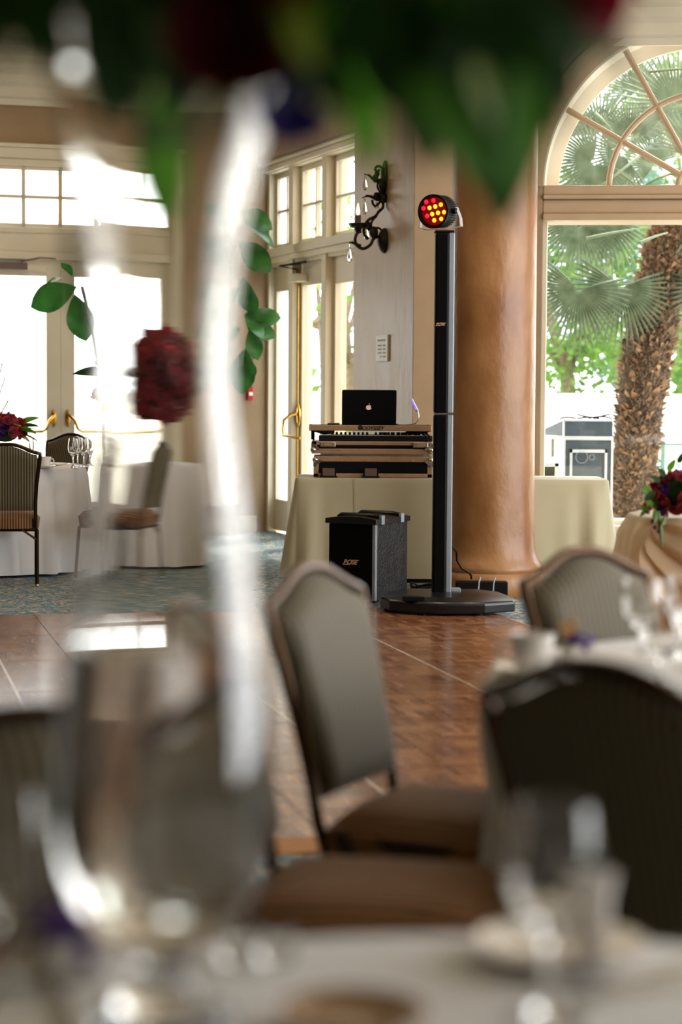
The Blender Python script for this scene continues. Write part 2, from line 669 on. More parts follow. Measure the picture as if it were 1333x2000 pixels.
m_plaque = mat('white_plaque', '#ece8dd', 0.5, var=0.02)
m_grey = mat('grey_print', '#8d8a84', 0.6)
m_tan = mat('kraft_paper', '#b98f5a', 0.7, var=0.1)
m_ribbon = mat('purple_ribbon', '#5b2a93', 0.35, var=0.15, transl=0.2)
m_pot = mat('clay_pot', '#6b4a36', 0.7, var=0.1)
m_soil = mat('potting_soil', '#2a2018', 0.95, bump=0.6)
m_slot = mat('screen_dark', '#15110f', 0.2)
m_lampbrown = mat('brown_plastic', '#6b5446', 0.45, var=0.2)

# ------------------------------------------------------------------ room shell
ZC = 4.25
C0 = Vector((-0.77, 18.07, 0))              # back corner
C1 = Vector((0.544, 14.43, 0))               # outer corner of the sconce pier
dA = Vector((-0.981, -0.30, 0)).normalized()
nA = Vector((dA.y, -dA.x, 0))               # towards the room
if nA.y > 0:
    nA = -nA
dB = (C1 - C0).normalized()
nB = Vector((dB.y, -dB.x, 0))
if nB.x > 0:
    nB = -nB
LB = (C1 - C0).length
dC = Vector((1.0, -0.11, 0)).normalized()
nC = Vector((dC.y, -dC.x, 0))
if nC.y > 0:
    nC = -nC


def wallM(o, d, n):
    """local: x along the wall, y out of the room, z up"""
    return frame_M(o, d, -n, (0, 0, 1))


def wall_u(px, o, d, py=763):
    """distance along a wall of the image column px"""
    r = CAMROT @ Vector(((px - CX) / F, (CY - py) / F, -1.0))
    a = Vector((r.x, r.y))
    # o + d*u = a*t
    det = d.x * (-a.y) - d.y * (-a.x)
    return ((-o.x) * (-a.y) - (-o.y) * (-a.x)) / det


MA, MBm, MC = wallM(C0, dA, nA), wallM(C0, dB, nB), wallM(C1, dC, nC)

eR = C1 + dC * 5.2
eL = C0 + dA * 6.2
plan = [(-6.2, -4.4), (5.6, -4.4), (5.6, eR.y + .1), (C1.x, C1.y + .15), (C0.x + .15, C0.y + .1), (eL.x, eL.y + .15)]


def slab(z0, z1):
    n_ = len(plan)
    vs = [(x, y, z0) for x, y in plan] + [(x, y, z1) for x, y in plan]
    return MB().add(vs, [tuple(range(n_)), tuple(range(2 * n_ - 1, n_ - 1, -1))] + [((i + 1) % n_, i, n_ + i, n_ + (i + 1) % n_) for i in range(n_)])


struct(obj('floor', slab(-.12, 0), m_carpet, smooth=0))
struct(obj('ceiling', slab(ZC, ZC + .12), m_ceil, smooth=0))

# back wall (with the double French doors)
uR = wall_u(347, C0, dA)
uL = 2 * wall_u(120, C0, dA) - uR
HT = 3.27
b = MB()
b.box(-0.3, uR, 0, 0.2, 0, ZC)
b.box(uR, uL, 0, 0.2, HT, ZC)
b.box(uL, 5.9, 0, 0.2, 0, ZC)
struct(obj('wall_back', b, m_wall, smooth=0, M=MA))
b = MB()
b.box(0.0, uR - .06, -0.02, 0, 0, 0.14)
b.box(uL + .06, 5.9, -0.02, 0, 0, 0.14)
struct(obj('baseboard_back', b, m_trim, smooth=0, bevel=.004, M=MA))

# crown mouldings
def crown(name, M, L, u0=0.0, zb=3.72):
    prof = [(0, zb), (-.03, zb), (-.03, zb + .05), (-.06, zb + .07), (-.06, zb + .15), (-.11, zb + .19), (-.11, zb + .25), (-.20, zb + .30),
            (-.20, zb + .34), (-.34, zb + .38), (-.34, zb + .44), (-.36, zb + .46), (-.36, ZC), (0, ZC)]
    bb = MB()
    n = len(prof)
    vs = [(u0, y, z) for y, z in prof] + [(L, y, z) for y, z in prof]
    fs = [tuple(range(n)), tuple(range(2 * n - 1, n - 1, -1))] + [((i + 1) % n, i, n + i, n + (i + 1) % n) for i in range(n)]
    bb.add(vs, fs)
    return struct(obj(name, bb, m_trim2, smooth=20, M=M))


crown('trim_1', MA, 5.9, -0.2)
crown('trim_2', MBm, LB, 0.0)
crown('trim_3', MC, 5.0, 0.0)


# French door set in the back wall: frame, two leaves, transom panes
def dbox(x0, x1, z0, z1, y0=0.03, y1=0.10):
    return MB().box(x0, x1, y0, y1, z0, z1)


d1 = sempty('door_1')
d1.matrix_world = MA
ZT0, ZT1 = 2.40, 2.68      # transom rail
fw = 0.075
cm = MB()
cm.box(uR - .10, uR, -0.03, 0.02, 0, HT + .09)
cm.box(uL, uL + .10, -0.03, 0.02, 0, HT + .09)
cm.box(uR - .10, uL + .10, -0.03, 0.02, HT, HT + .09)
cm.box(uR - .13, uL + .13, -0.05, 0.02, HT + .09, HT + .125)
obj('door_casing', cm, m_trim, d1, smooth=0, bevel=.006)
fm = MB()
fm.box(uR, uR + fw, 0.0, 0.14, 0, HT)
fm.box(uL - fw, uL, 0.0, 0.14, 0, HT)
fm.box(uR + fw, uL - fw, 0.0, 0.14, HT - .06, HT)
fm.box(uR + fw, uL - fw, -0.015, 0.14, ZT0, ZT0 + .07)
fm.box(uR + fw, uL - fw, 0.015, 0.13, ZT0 + .07, ZT1 - .03)
fm.box(uR + fw, uL - fw, 0.0, 0.14, ZT1 - .05, ZT1)
obj('door_frame', fm, m_trim, d1, smooth=0, bevel=.006)
um = (uR + uL) / 2
lw = (uL - uR) / 2 - fw
for side in (0, 1):
    a0 = uR + fw if side == 0 else um
    a1 = um if side == 0 else uL - fw
    lf = MB()
    st = 0.125
    lf.box(a0, a0 + st, 0.04, 0.09, 0.02, ZT0)
    lf.box(a1 - st, a1, 0.04, 0.09, 0.02, ZT0)
    lf.box(a0 + st, a1 - st, 0.04, 0.09, 0.02, 0.28)
    lf.box(a0 + st, a1 - st, 0.04, 0.09, ZT0 - .14, ZT0)
    leaf = obj('door_leaf', lf, m_trim, d1, smooth=0, bevel=.005)
    obj('glass_pane', MB().box(a0 + st, a1 - st, 0.06, 0.068, 0.28, ZT0 - .14), m_pane, leaf, smooth=0)
    # exit device: plate, lever and bar
    hx = a1 - st / 2 if side == 0 else a0 + st / 2
    sg = -1 if side == 0 else 1
    hb = MB()
    hb.ball((hx, 0.035, 1.02), 0.05, sx=.5, sy=.35, sz=1.6)
    hb.tube([(hx, .03, 1.06), (hx, -.02, 1.05), (hx + sg * .05, -.045, 1.0), (hx + sg * .075, -.045, .93), (hx + sg * .11, -.04, .905),
             (hx + sg * .8, -.035, .905)], .013, 8)
    hb.box(hx + sg * .77, hx + sg * .83, -.05, .045, .86, .95)
    obj('panic_bar', hb, m_brass, leaf)
    # transom light of each leaf: three by two panes
    tf = MB()
    z0, z1 = ZT1, HT - .06
    x0, x1 = a0, a1
    tf.box(x0, x1, 0.03, 0.08, z0, z0 + .035)
    tf.box(x0, x1, 0.03, 0.08, z1 - .035, z1)
    nx = 3
    for k in range(nx + 1):
        xx = x0 + (x1 - x0) * k / nx
        tf.box(xx - .017, xx + .017, 0.03, 0.08, z0, z1)
    zm = (z0 + z1) / 2
    tf.box(x0, x1, 0.03, 0.08, zm - .015, zm + .015)
    tr_ = obj('transom_sash', tf, m_trim, d1, smooth=0, bevel=.004)
    for k in range(nx):
        for q in (0, 1):
            obj('glass_pane', MB().box(x0 + (x1 - x0) * k / nx + .012, x0 + (x1 - x0) * (k + 1) / nx - .012, .05, .056,
                                       (z0 + .035, zm + .012)[q], (zm - .012, z1 - .035)[q]), m_pane, tr_, smooth=0)
cl = MB()
cl.box(um + .30, um + .62, -.045, .035, ZT0 - .09, ZT0 - .03)
cl.tube([(um + .35, -.03, ZT0 - .02), (um + .2, -.10, ZT0 + .01), (um + .05, -.02, ZT0 + .01)], .008, 6)
obj('door_closer', cl, m_lampbrown, d1, smooth=30)

# oblique wall: three glazed bays, then the plaster pier with the sconce
WD = 0.13
CG = C0 - nB * (WD + .03)
uq = [0.02, wall_u(583, CG, dB), wall_u(648, CG, dB), wall_u(690, C0, dB)]
uE = uq[3]
WD = 0.13                                   # the glazing sits this deep in the wall
pier = MB()
pier.box(uE, LB, 0, 0.32, 0, ZC)
pier.box(0, uE, 0, 0.32, HT + .02, ZC)
struct(obj('wall_middle', pier, m_sconcewall, smooth=0, M=MBm))
w1 = sempty('window_1')
w1.matrix_world = MBm
fm = MB()
Z1, Z2 = 2.38, 2.56
u3 = uE + 0.35
fm.box(0, .06, WD - .04, WD + .14, 0, HT)
uA, uB2, uC = uq[1], uq[2], u3
for x in (uA, uB2):
    fm.box(x - .055, x + .055, WD - .05, WD + .14, 0, HT)
fm.box(0, u3, WD - .06, WD + .14, HT - .06, HT + .04)
fm.box(0, u3, WD - .03, WD + .14, Z1, Z1 + .10)
obj('window_frame', fm, m_trim, w1, smooth=0, bevel=.006)
rb = MB()
rb.box(0.0, u3, WD - .10, WD, Z1 + .08, Z1 + .15)
rb.box(0.0, u3, WD - .075, WD, Z1 + .03, Z1 + .08)
rb.box(0.0, u3, WD - .13, WD + .02, HT + .0, HT + .05)
rb.box(0.0, u3, WD - .09, WD + .02, HT - .05, HT + .0)
obj('transom_ledge', rb, m_trim, w1, smooth=0, bevel=.006)
bays = [(.06, uA - .055), (uA + .055, uB2 - .055), (uB2 + .055, u3)]
for k, (x0, x1) in enumerate(bays):
    z0, z1 = Z1 + .15, HT - .06
    tf = MB()
    s_ = .05
    tf.box(x0, x0 + s_, WD + .02, WD + .08, z0, z1)
    tf.box(x1 - s_, x1, WD + .02, WD + .08, z0, z1)
    tf.box(x0 + s_, x1 - s_, WD + .02, WD + .08, z0, z0 + s_)
    tf.box(x0 + s_, x1 - s_, WD + .02, WD + .08, z1 - s_, z1)
    xm, zm = (x0 + x1) / 2, (z0 + z1) / 2
    tf.box(xm - .012, xm + .012, WD + .03, WD + .075, z0 + s_, z1 - s_)
    tf.box(x0 + s_, x1 - s_, WD + .03, WD + .075, zm - .012, zm + .012)
    ts = obj('transom_sash', tf, m_trim2, w1, smooth=0, bevel=.004)
    for (p0, p1) in ((x0 + s_, xm - .012), (xm + .012, x1 - s_)):
        for (q0, q1) in ((z0 + s_, zm - .012), (zm + .012, z1 - s_)):
            obj('glass_pane', MB().box(p0, p1, WD + .05, WD + .056, q0, q1), m_sheer if k == 0 else m_pane, ts, smooth=0)
    # full height sash below
    tf = MB()
    z0, z1 = (0.02, Z1)
    s_ = .045 if k != 1 else .065
    zr = .30
    tp = .22 if k != 1 else .20
    tf.box(x0, x0 + s_, WD + .02, WD + .08, z0, z1)
    tf.box(x1 - s_, x1, WD + .02, WD + .08, z0, z1)
    tf.box(x0 + s_, x1 - s_, WD + .02, WD + .08, z0, zr)
    tf.box(x0 + s_, x1 - s_, WD + .02, WD + .08, z1 - tp, z1)
    if k == 1:
        dd = sempty('door_2')
        dd.matrix_world = MBm
        ts = obj('door_leaf', tf, m_trim, dd, smooth=0, bevel=.004)
        hb = MB()
        hb.box(x0 - .004, x0 + .02, WD + .0, WD + .02, 0.02, Z1 - .05)
        obj('brass_weatherstrip', hb, m_brass, dd, smooth=0)
        hb = MB()
        hx = x0 + .045
        hb.ball((hx, WD + .0, 1.06), .055, sx=.5, sy=.4, sz=1.9)
        hb.tube([(hx, WD - .0, 1.08), (hx, WD - .07, 1.07), (hx - .02, WD - .13, 1.02), (hx - .02, WD - .14, .93), (hx + .0, WD - .14, .89),
                 (hx + .35, WD - .10, .875)], .014, 8)
        obj('panic_bar', hb, m_brass, dd)
        hb = MB()
        hb.box(x0 + .0, x0 + .22, WD - .09, WD + .02, Z1 - .17, Z1 - .10)
        obj('door_closer', hb, m_trim2, dd, smooth=0, bevel=.006)
        hb = MB()
        hb.tube([(x0 + .10, WD - .04, Z1 - .10), (x0 + .10, WD - .04, Z1 - .06), (x0 + .02, WD - .17, Z1 - .03), (x0 + .25, WD - .03, Z1 - .01)], .009, 6)
        hb.box(x0 - .06, x0 + .34, WD - .055, WD - .035, Z1 - .02, Z1 + .0)
        obj('closer_arm', hb, m_iron, dd)
    else:
        ts = obj('sidelight_sash', tf, m_trim, w1, smooth=0, bevel=.004)
    obj('glass_pane', MB().box(x0 + s_, x1 - s_, WD + .05, WD + .056, zr, z1 - tp), m_sheer if k == 0 else m_pane, ts, smooth=0)

# window wall with the arched window
def window_wall():
    pj = at(1058, 700, 14.325)
    uj = wall_u(1056, C1, dC)
    uc = wall_u(1369, C1, dC)
    return uj, uc


uj, uc = window_wall()
RA = uc - uj
ZS = 2.74                     # spring line of the arch
ZSILL = 0.33
Lc = 5.0
wb = MB()
wt = 0.42
wb.box(0, uj, 0, wt, 0, ZC)
wb.box(uc + RA, Lc, 0, wt, 0, ZC)
wb.box(uj, uc + RA, 0, wt, 0, ZSILL - .06)
N = 32
for i in range(N):
    a0, a1 = PI - PI * i / N, PI - PI * (i + 1) / N
    x0, z0 = uc + RA * math.cos(a0), ZS + RA * math.sin(a0)
    x1, z1 = uc + RA * math.cos(a1), ZS + RA * math.sin(a1)
    vs = [(x0, 0, z0), (x1, 0, z1), (x1, 0, ZC), (x0, 0, ZC), (x0, wt, z0), (x1, wt, z1), (x1, wt, ZC), (x0, wt, ZC)]
    wb.add(vs, [(0, 1, 2, 3), (7, 6, 5, 4), (0, 4, 5, 1)])
struct(obj('wall_window', wb, m_wall, smooth=0, M=MC))
# pilaster strip next to the pier
struct(obj('trim_4', MB().box(-.035, .30, -.03, 0, 0, 3.72).box(.30, .36, -.05, .0, 0, 3.72), m_tantrim, smooth=0, bevel=.008, M=MC))
w2 = sempty('window_2')
w2.matrix_world = MC
# arch casing: stepped mouldings
cas = MB()
for (ra, rb_, y0) in ((RA, RA + .05, -.02), (RA + .05, RA + .11, -.035), (RA + .11, RA + .14, -.055), (RA + .15, RA + .19, -.03), (RA + .2, RA + .30, -.045)):
    P = []
    for i in range(41):
        a = PI * i / 40
        c, s = math.cos(a), math.sin(a)
        P.append([(uc + r * c, y, ZS + r * s) for r, y in ((ra, 0.0), (ra, y0), (rb_, y0), (rb_, 0.0))])
    cas.grid(P)
obj('arch_casing', cas, m_tantrim, w2, smooth=25)
# white reveal frame inside the arch
rv = MB()
P = []
for i in range(41):
    a = PI * i / 40
    c, s = math.cos(a), math.sin(a)
    P.append([(uc + r * c, y, ZS + r * s) for r, y in ((RA, .02), (RA - .01, .02), (RA - .02, .30), (RA - .11, .36), (RA - .11, .40), (RA, .40))])
rv.grid(P)
obj('arch_frame', rv, m_trim2, w2, smooth=25)
# radial muntins and arcs
RG = RA - .0
for deg in (30, 60, 90, 120, 150):
    a = math.radians(deg)
    d = Vector((math.cos(a), 0, math.sin(a)))
    p0 = Vector((uc, .12, ZS)) + d * .17
    p1 = Vector((uc, .12, ZS)) + d * RG
    obj('muntin', MB().tube([p0, p1], .022, 8), m_tantrim, w2, smooth=40)
for r in (.18, .665):
    obj('muntin', MB().tube([(uc + r * math.cos(PI * i / 24), .12, ZS + r * math.sin(PI * i / 24)) for i in range(25)], .022, 8), m_tantrim, w2, smooth=40)
bm_ = MB()
bm_.box(uj, uc + RA, -.02, .40, ZS - .24, ZS - .19)
bm_.box(uj, uc + RA, .02, .40, ZS - .19, ZS - .09)
bm_.box(uj, uc + RA, -.03, .40, ZS - .09, ZS - .06)
bm_.box(uj, uc + RA, .00, .40, ZS - .06, ZS + .01)
obj('transom_bar', bm_, m_tantrim, w2, smooth=0, bevel=.01)
jb = MB()
jb.box(uj, uj + .035, .10, .40, ZSILL, ZS - .2)
jb.box(uc + RA - .035, uc + RA, .10, .40, ZSILL, ZS - .2)
jb.box(uj, uc + RA, .10, .40, ZSILL, ZSILL + .03)
obj('sash_frame', jb, m_trim2, w2, smooth=0, bevel=.004)
sl = MB()
sl.box(uj - .1, uc + RA + .1, -.06, .40, ZSILL - .06, ZSILL)
obj('window_sill', sl, m_trim, w2, smooth=0, bevel=.008)
sp_ = MB()
sp_.box(uj - .1, uc + RA + .1, -.03, 0, ZSILL - .17, ZSILL - .13)
sp_.box(uj - .1, uc + RA + .1, -.02, 0, ZSILL - .27, ZSILL - .245)
obj('panel_moulding', sp_, m_trim2, w2, smooth=0, bevel=.004)
P = [(uc + (RA - .1) * math.cos(PI * i / 32), ZS + (RA - .1) * math.sin(PI * i / 32)) for i in range(33)]
obj('fanlight_glass', MB().prism(P, .37, .376), m_pane, w2, smooth=0)
obj('glass_pane', MB().box(uj + .03, uc + RA - .03, .25, .256, ZSILL + .03, ZS - .22), m_pane, w2, smooth=0)
bb_ = MB()
bb_.box(.36, Lc, -.02, 0, 0, ZSILL - .31)
struct(obj('baseboard_window', bb_, m_trim2, smooth=0, bevel=.005, M=MC))

# remaining walls (behind and beside the camera; left and rear given an added dark finish against bounce)
b = MB()
xl = 5.2
b.box(xl, xl + .2, -4.2, 1.5, 0, ZC)
b.box(xl, xl + .2, 12.5, eR.y + .3, 0, ZC)
b.box(xl, xl + .2, 1.5, 12.5, 0, .12)
b.box(xl, xl + .2, 1.5, 12.5, 4.0, ZC)
struct(obj('wall_right', b, m_wall, smooth=0))
fm = MB()
for k in range(8):
    y = 1.54 + 1.56 * k
    fm.box(xl + .04, xl + .12, y - .04, y + .04, .12, 4.0)
for z in (.16, 2.5, 3.96):
    fm.box(xl + .05, xl + .11, 1.5, 12.5, z - .035, z + .035)
struct(obj('window_3', fm, m_trim, smooth=0))
struct(obj('wall_left', MB().box(-6.2, -6.0, -4.2, 16.7, 0, ZC), m_panel, smooth=0))
struct(obj('wall_rear', MB().box(-6.2, 5.4, -4.4, -4.2, 0, ZC), m_panel, smooth=0))

# recessed ceiling lamps (warm) over the room
for i, (x, y) in enumerate(((-2.6, 15.4), (-3.8, 9.5), (2.6, 8.6), (-3.4, 12.4), (.2, 11.0), (1.9, 11.4))):
    l = tag(obj('ceiling_light', MB().lathe([(.05, ZC - .002), (.10, ZC - .002), (.10, ZC - .014), (.06, ZC - .012), (.05, ZC - .004)], 24, T(x, y, 0)), m_trim, smooth=30),
            'round recessed downlight in the cream ceiling of the room', 'ceiling light', 'recessed ceiling downlights')
    ar = area('downlight_lamp', (x, y, ZC - .03), (x, y, 0), .12, .12, 17, (1.0, .78, .55))

# ------------------------------------------------------------------ dance floor
ROT = math.radians(13.7)
PAN = 0.955
dcorner = Vector((.955, 10.88))                # a point on its right edge
ex = Vector((math.cos(ROT), math.sin(ROT)))   # towards the right edge
ey = Vector((-math.sin(ROT), math.cos(ROT)))  # away from the camera
near = atz(620, 1640, 0.02)
pn = (Vector((near.x, near.y)) - dcorner).dot(ey)
org = dcorner + ey * pn                       # near right corner
df = thing('dance_floor', 'portable parquet wood dance floor laid over the teal carpet', 'dance floor', (org.x, org.y, 0), ROT)
HF = 0.028
blk = mesh('parquet_block', MB().box(-.1562, .1562, -.1562, .1562, HF - .008, HF), m_parquet, smooth=0)
pan_mb = MB().box(-.4772, .4772, -.4772, .4772, 0.002, HF - .0075)
pan_me = mesh('floor_panel', pan_mb, m_panel, smooth=0)
nb = 0
NXP, NYP = 5, 6
for ix in range(NXP):
    for iy in range(NYP):
        cx_, cy_ = -(ix + .5) * PAN, (iy + .5) * PAN
        p = obj('floor_panel', pan_me, parent=df, M=T(cx_, cy_, 0))
        for i in range(3):
            for j in range(3):
                o = obj('parquet_block', blk, parent=p, M=T((i - 1) * .3162, (j - 1) * .3162, 0))
for ix in range(1, NXP):
    obj('seam_strip', MB().box(-ix * PAN - .005, -ix * PAN + .005, 0, NYP * PAN, .004, HF + .0012), m_seam, df, smooth=0)
def ramp(p0, p1, out):
    p0, p1, out = Vector((*p0, 0)), Vector((*p1, 0)), Vector((*out, 0))
    z = Vector((0, 0, 1))
    vs = [p0, p1, p1 + out, p0 + out, p0 + z * HF, p1 + z * HF, p1 + out + z * .006, p0 + out + z * .006]
    eb = MB()
    eb.add(vs, [(0, 3, 2, 1), (4, 5, 6, 7), (0, 1, 5, 4), (1, 2, 6, 5), (2, 3, 7, 6), (3, 0, 4, 7)])
    obj('edge_trim', eb, m_edgewood, df, smooth=0)


X1, Y1 = -NXP * PAN, NYP * PAN
ramp((X1, 0), (0, 0), (0, -.075))
ramp((0, 0), (0, Y1), (.075, 0))
ramp((0, Y1), (X1, Y1), (0, .075))
ramp((X1, Y1), (X1, 0), (-.075, 0))

# ------------------------------------------------------------------ pillar
pc = Vector((0.955, 12.66))
pr = 0.272
prof = [(pr + .075, 0), (pr + .085, .02), (pr + .085, .10), (pr + .07, .135), (pr + .055, .15), (pr + .06, .165), (pr + .058, .185), (pr + .035, .215), (pr + .012, .28),
        (pr + .004, .38), (pr, .5), (pr - .002, 1.0), (pr - .004, 2.0), (pr - .006, 3.0), (pr - .006, 3.55), (pr + .03, 3.6), (pr + .03, 3.7), (pr + .10, 3.8), (pr + .16, 4.0), (pr + .16, ZC)]
pil = struct(obj('column', MB().lathe(prof, 64, T(pc.x, pc.y, 0)), m_pillar, smooth=40))

# ------------------------------------------------------------------ chairs
def outline(u):
    return 0.866 + 0.056 * (math.cos(PI * abs(u) ** 1.25) * .5 + .5)


def half_w(z):
    # half width of the back at height z
    pts = [(.44, .184), (.52, .182), (.62, .186), (.72, .196), (.80, .208), (.86, .212), (.93, .212)]
    for (a, wa), (b_, wb_) in zip(pts, pts[1:]):
        if z <= b_:
            t = max(0, (z - a) / (b_ - a))
            t = t * t * (3 - 2 * t)
            return wa + (wb_ - wa) * t
    return .212


def back_y(z):
    t = max(0.0, (z - .44) / .5)
    return 0.205 + 0.105 * t + 0.02 * t * t


def make_chair(label):
    c = thing('banquet_chair', label, 'chair')
    # padded back
    nz, nu = 14, 14
    zb = .49
    for_, bak_ = [], []
    for i in range(nz + 1):
        v = i / nz
        rf, rb2 = [], []
        for j in range(nu + 1):
            u = -1 + 2 * j / nu
            us = math.sin(u * PI / 2) * .5 + u * .5
            zt = outline(us) - .012
            z = zb + (zt - zb) * v
            hw = half_w(z) - .010
            if v > .9:
                hw -= .012 * ((v - .9) / .1) ** 2
            x = us * hw
            e = min(1.0, (1 - abs(us)) / .18) * 1.0
            ev = min(1.0, v / .10, (1 - v) / .10)
            puff = (max(0, e) ** .5) * (max(0, ev) ** .5)
            y = back_y(z)
            rf.append((x, y - .006 - .030 * puff, z))
            rb2.append((x, y + .004 + .014 * puff, z))
        for_.append(rf)
        bak_.append(rb2)
    pb = MB()
    pb.grid(for_)
    pb.grid(bak_)
    R_, C_ = nz + 1, nu + 1
    loop = [(0, j) for j in range(C_)] + [(i, C_ - 1) for i in range(1, R_)] + [(R_ - 1, j) for j in range(C_ - 2, -1, -1)] + [(i, 0) for i in range(R_ - 2, 0, -1)]
    off = R_ * C_
    for a, b2 in zip(loop, loop[1:] + loop[:1]):
        ia, ib = a[0] * C_ + a[1], b2[0] * C_ + b2[1]
        pb.f.append([ia, ib, off + ib, off + ia])
    obj('backrest', pb, m_fabric, c, smooth=50)
    # seat cushion
    sb = MB()
    G = []
    n = 12
    top, bot = [], []
    for i in range(n + 1):
        rt, rb3 = [], []
        for j in range(n + 1):
            a, b4 = -1 + 2 * i / n, -1 + 2 * j / n
            # squircle mapping for rounded corners
            x = a * math.sqrt(1 - .22 * b4 * b4)
            y = b4 * math.sqrt(1 - .22 * a * a)
            m_ = max(abs(a), abs(b4))
            dome = (1 - m_ ** 4)
            rt.append((x * .215, -.005 + y * .22, .435 + .045 * dome ** .6))
            rb3.append((x * .208, -.005 + y * .213, .372))
        top.append(rt)
        bot.append(rb3)
    sb.grid(top)
    sb.grid(bot)
    R_ = n + 1
    loop = [(0, j) for j in range(R_)] + [(i, R_ - 1) for i in range(1, R_)] + [(R_ - 1, j) for j in range(R_ - 2, -1, -1)] + [(i, 0) for i in range(R_ - 2, 0, -1)]
    for a, b2 in zip(loop, loop[1:] + loop[:1]):
        ia, ib = a[0] * R_ + a[1], b2[0] * R_ + b2[1]
        sb.f.append([ia, ib, R_ * R_ + ib, R_ * R_ + ia])
    obj('seat', sb, m_seat, c, smooth=50)
    # back frame: one bent tube from under the seat, over the crown and down
    pts = [(-.176, .10, .365), (-.178, .16, .368), (-.180, .195, .392), (-.182, back_y(.46) + .002, .45)]
    for z in (.5, .55, .6, .65, .7, .75, .8, .84, .862):
        pts.append((-half_w(z), back_y(z) + .002, z))
    arc = []
    for k in range(1, 20):
        u = -1 + 2 * k / 20
        zt = outline(u)
        arc.append((u * .208, back_y(zt) + .002, zt))
    pts2 = pts + arc + [(-x, y, z) for x, y, z in reversed(pts)]
    obj('back_frame', MB().tube(pts2, .0125, 10), m_frame, c, smooth=60)
    # seat rails
    fr = MB()
    fr.tube([(-.185, -.185, .365), (.185, -.185, .365)], .012, 8)
    fr.tube([(-.185, .185, .365), (.185, .185, .365)], .012, 8)
    for s in (-1, 1):
        fr.tube([(s * .185, -.185, .365), (s * .185, .185, .365)], .012, 8)
    obj('seat_frame', fr, m_frame, c, smooth=60)
    leg_f = MB().tube([(0, 0, .365), (0, -.012, .22), (0, -.03, .012)], .0125, 4)
    leg_r = MB().tube([(0, 0, .365), (0, .015, .22), (0, .045, .012)], .0125, 4)
    mf, mr = mesh('leg', leg_f, m_frame, 30), mesh('leg', leg_r, m_frame, 30)
    gl_f = mesh('glide', MB().lathe([(.006, .02), (.012, .012), (.014, .006), (.012, 0)], 10, T(0, -.031, 0)), m_glide)
    gl_r = mesh('glide', MB().lathe([(.006, .02), (.012, .012), (.014, .006), (.012, 0)], 10, T(0, .046, 0)), m_glide)
    for s in (-1, 1):
        o = obj('leg', mf, parent=c, M=T(s * .192, -.19, 0))
        obj('glide', gl_f, parent=o)
        o = obj('leg', mr, parent=c, M=T(s * .192, .19, 0))
        obj('glide', gl_r, parent=o)
        obj('brace', MB().tube([(s * .192, .20, .30), (s * .10, .19, .362)], .008, 6), m_frame, c, smooth=60)
    return c


def face(fx, fy):
    """rotation about z so that local -y points along (fx, fy)"""
    return math.atan2(fx, -fy)


def spot(px, py, f, ztop=.922, back=.33):
    """seat centre of a chair whose crown shows at pixel (px, py)"""
    p = atz(px, py, ztop)
    fl_ = math.hypot(*f)
    return (p.x + f[0] / fl_ * back, p.y + f[1] / fl_ * back, 0)


CH = {
    'A': (spot(598, 1108, (.90, -.43)), (.90, -.43)),
    'B': ((.06, 3.27, 0), (.985, -.17)),
    'C': (spot(40, 1392, (.455, -.89)), (.455, -.89)),
    'D': (spot(1165, 1303, (.72, .69)), (.72, .69)),
    'E': (spot(1133, 1076, (.68, -.73)), (.68, -.73)),
    'F': (spot(13, 868, (-.16, .98)), (-.16, .98)),
    'G': (spot(140, 848, (-.42, -.90)), (-.42, -.90)),
    'H': ((-1.50, 13.4, 0), (-.93, .36)),
}
CHL = {
    'A': 'striped banquet chair turned sideways with its whole backrest showing, bright rim, beside the dance floor',
    'B': 'banquet chair with brown seat close behind the near table, backrest seen edge on',
    'C': 'banquet chair at the near table behind the small purple favour box',
    'D': 'dark banquet chair seen from behind, large backrest in front of the right-hand table',
    'E': 'striped banquet chair facing the camera behind the coffee cup on the right-hand table',
    'F': 'striped banquet chair seen from behind at the far white table by the red flowers',
    'G': 'reddish striped banquet chair on the door side of the far white table',
    'H': 'banquet chair drawn up to the far white table on the side of the tall vase',
}
proto = None
for k, (loc, f) in CH.items():
    loc = (loc[0], loc[1], 0.0)
    if proto is None:
        proto = make_chair(CHL[k])
        proto.location, proto.rotation_euler = loc, (0, 0, face(*f))
        proto['group'] = 'banquet chairs'
    else:
        dup(proto, loc, face(*f), CHL[k], 'banquet chairs')


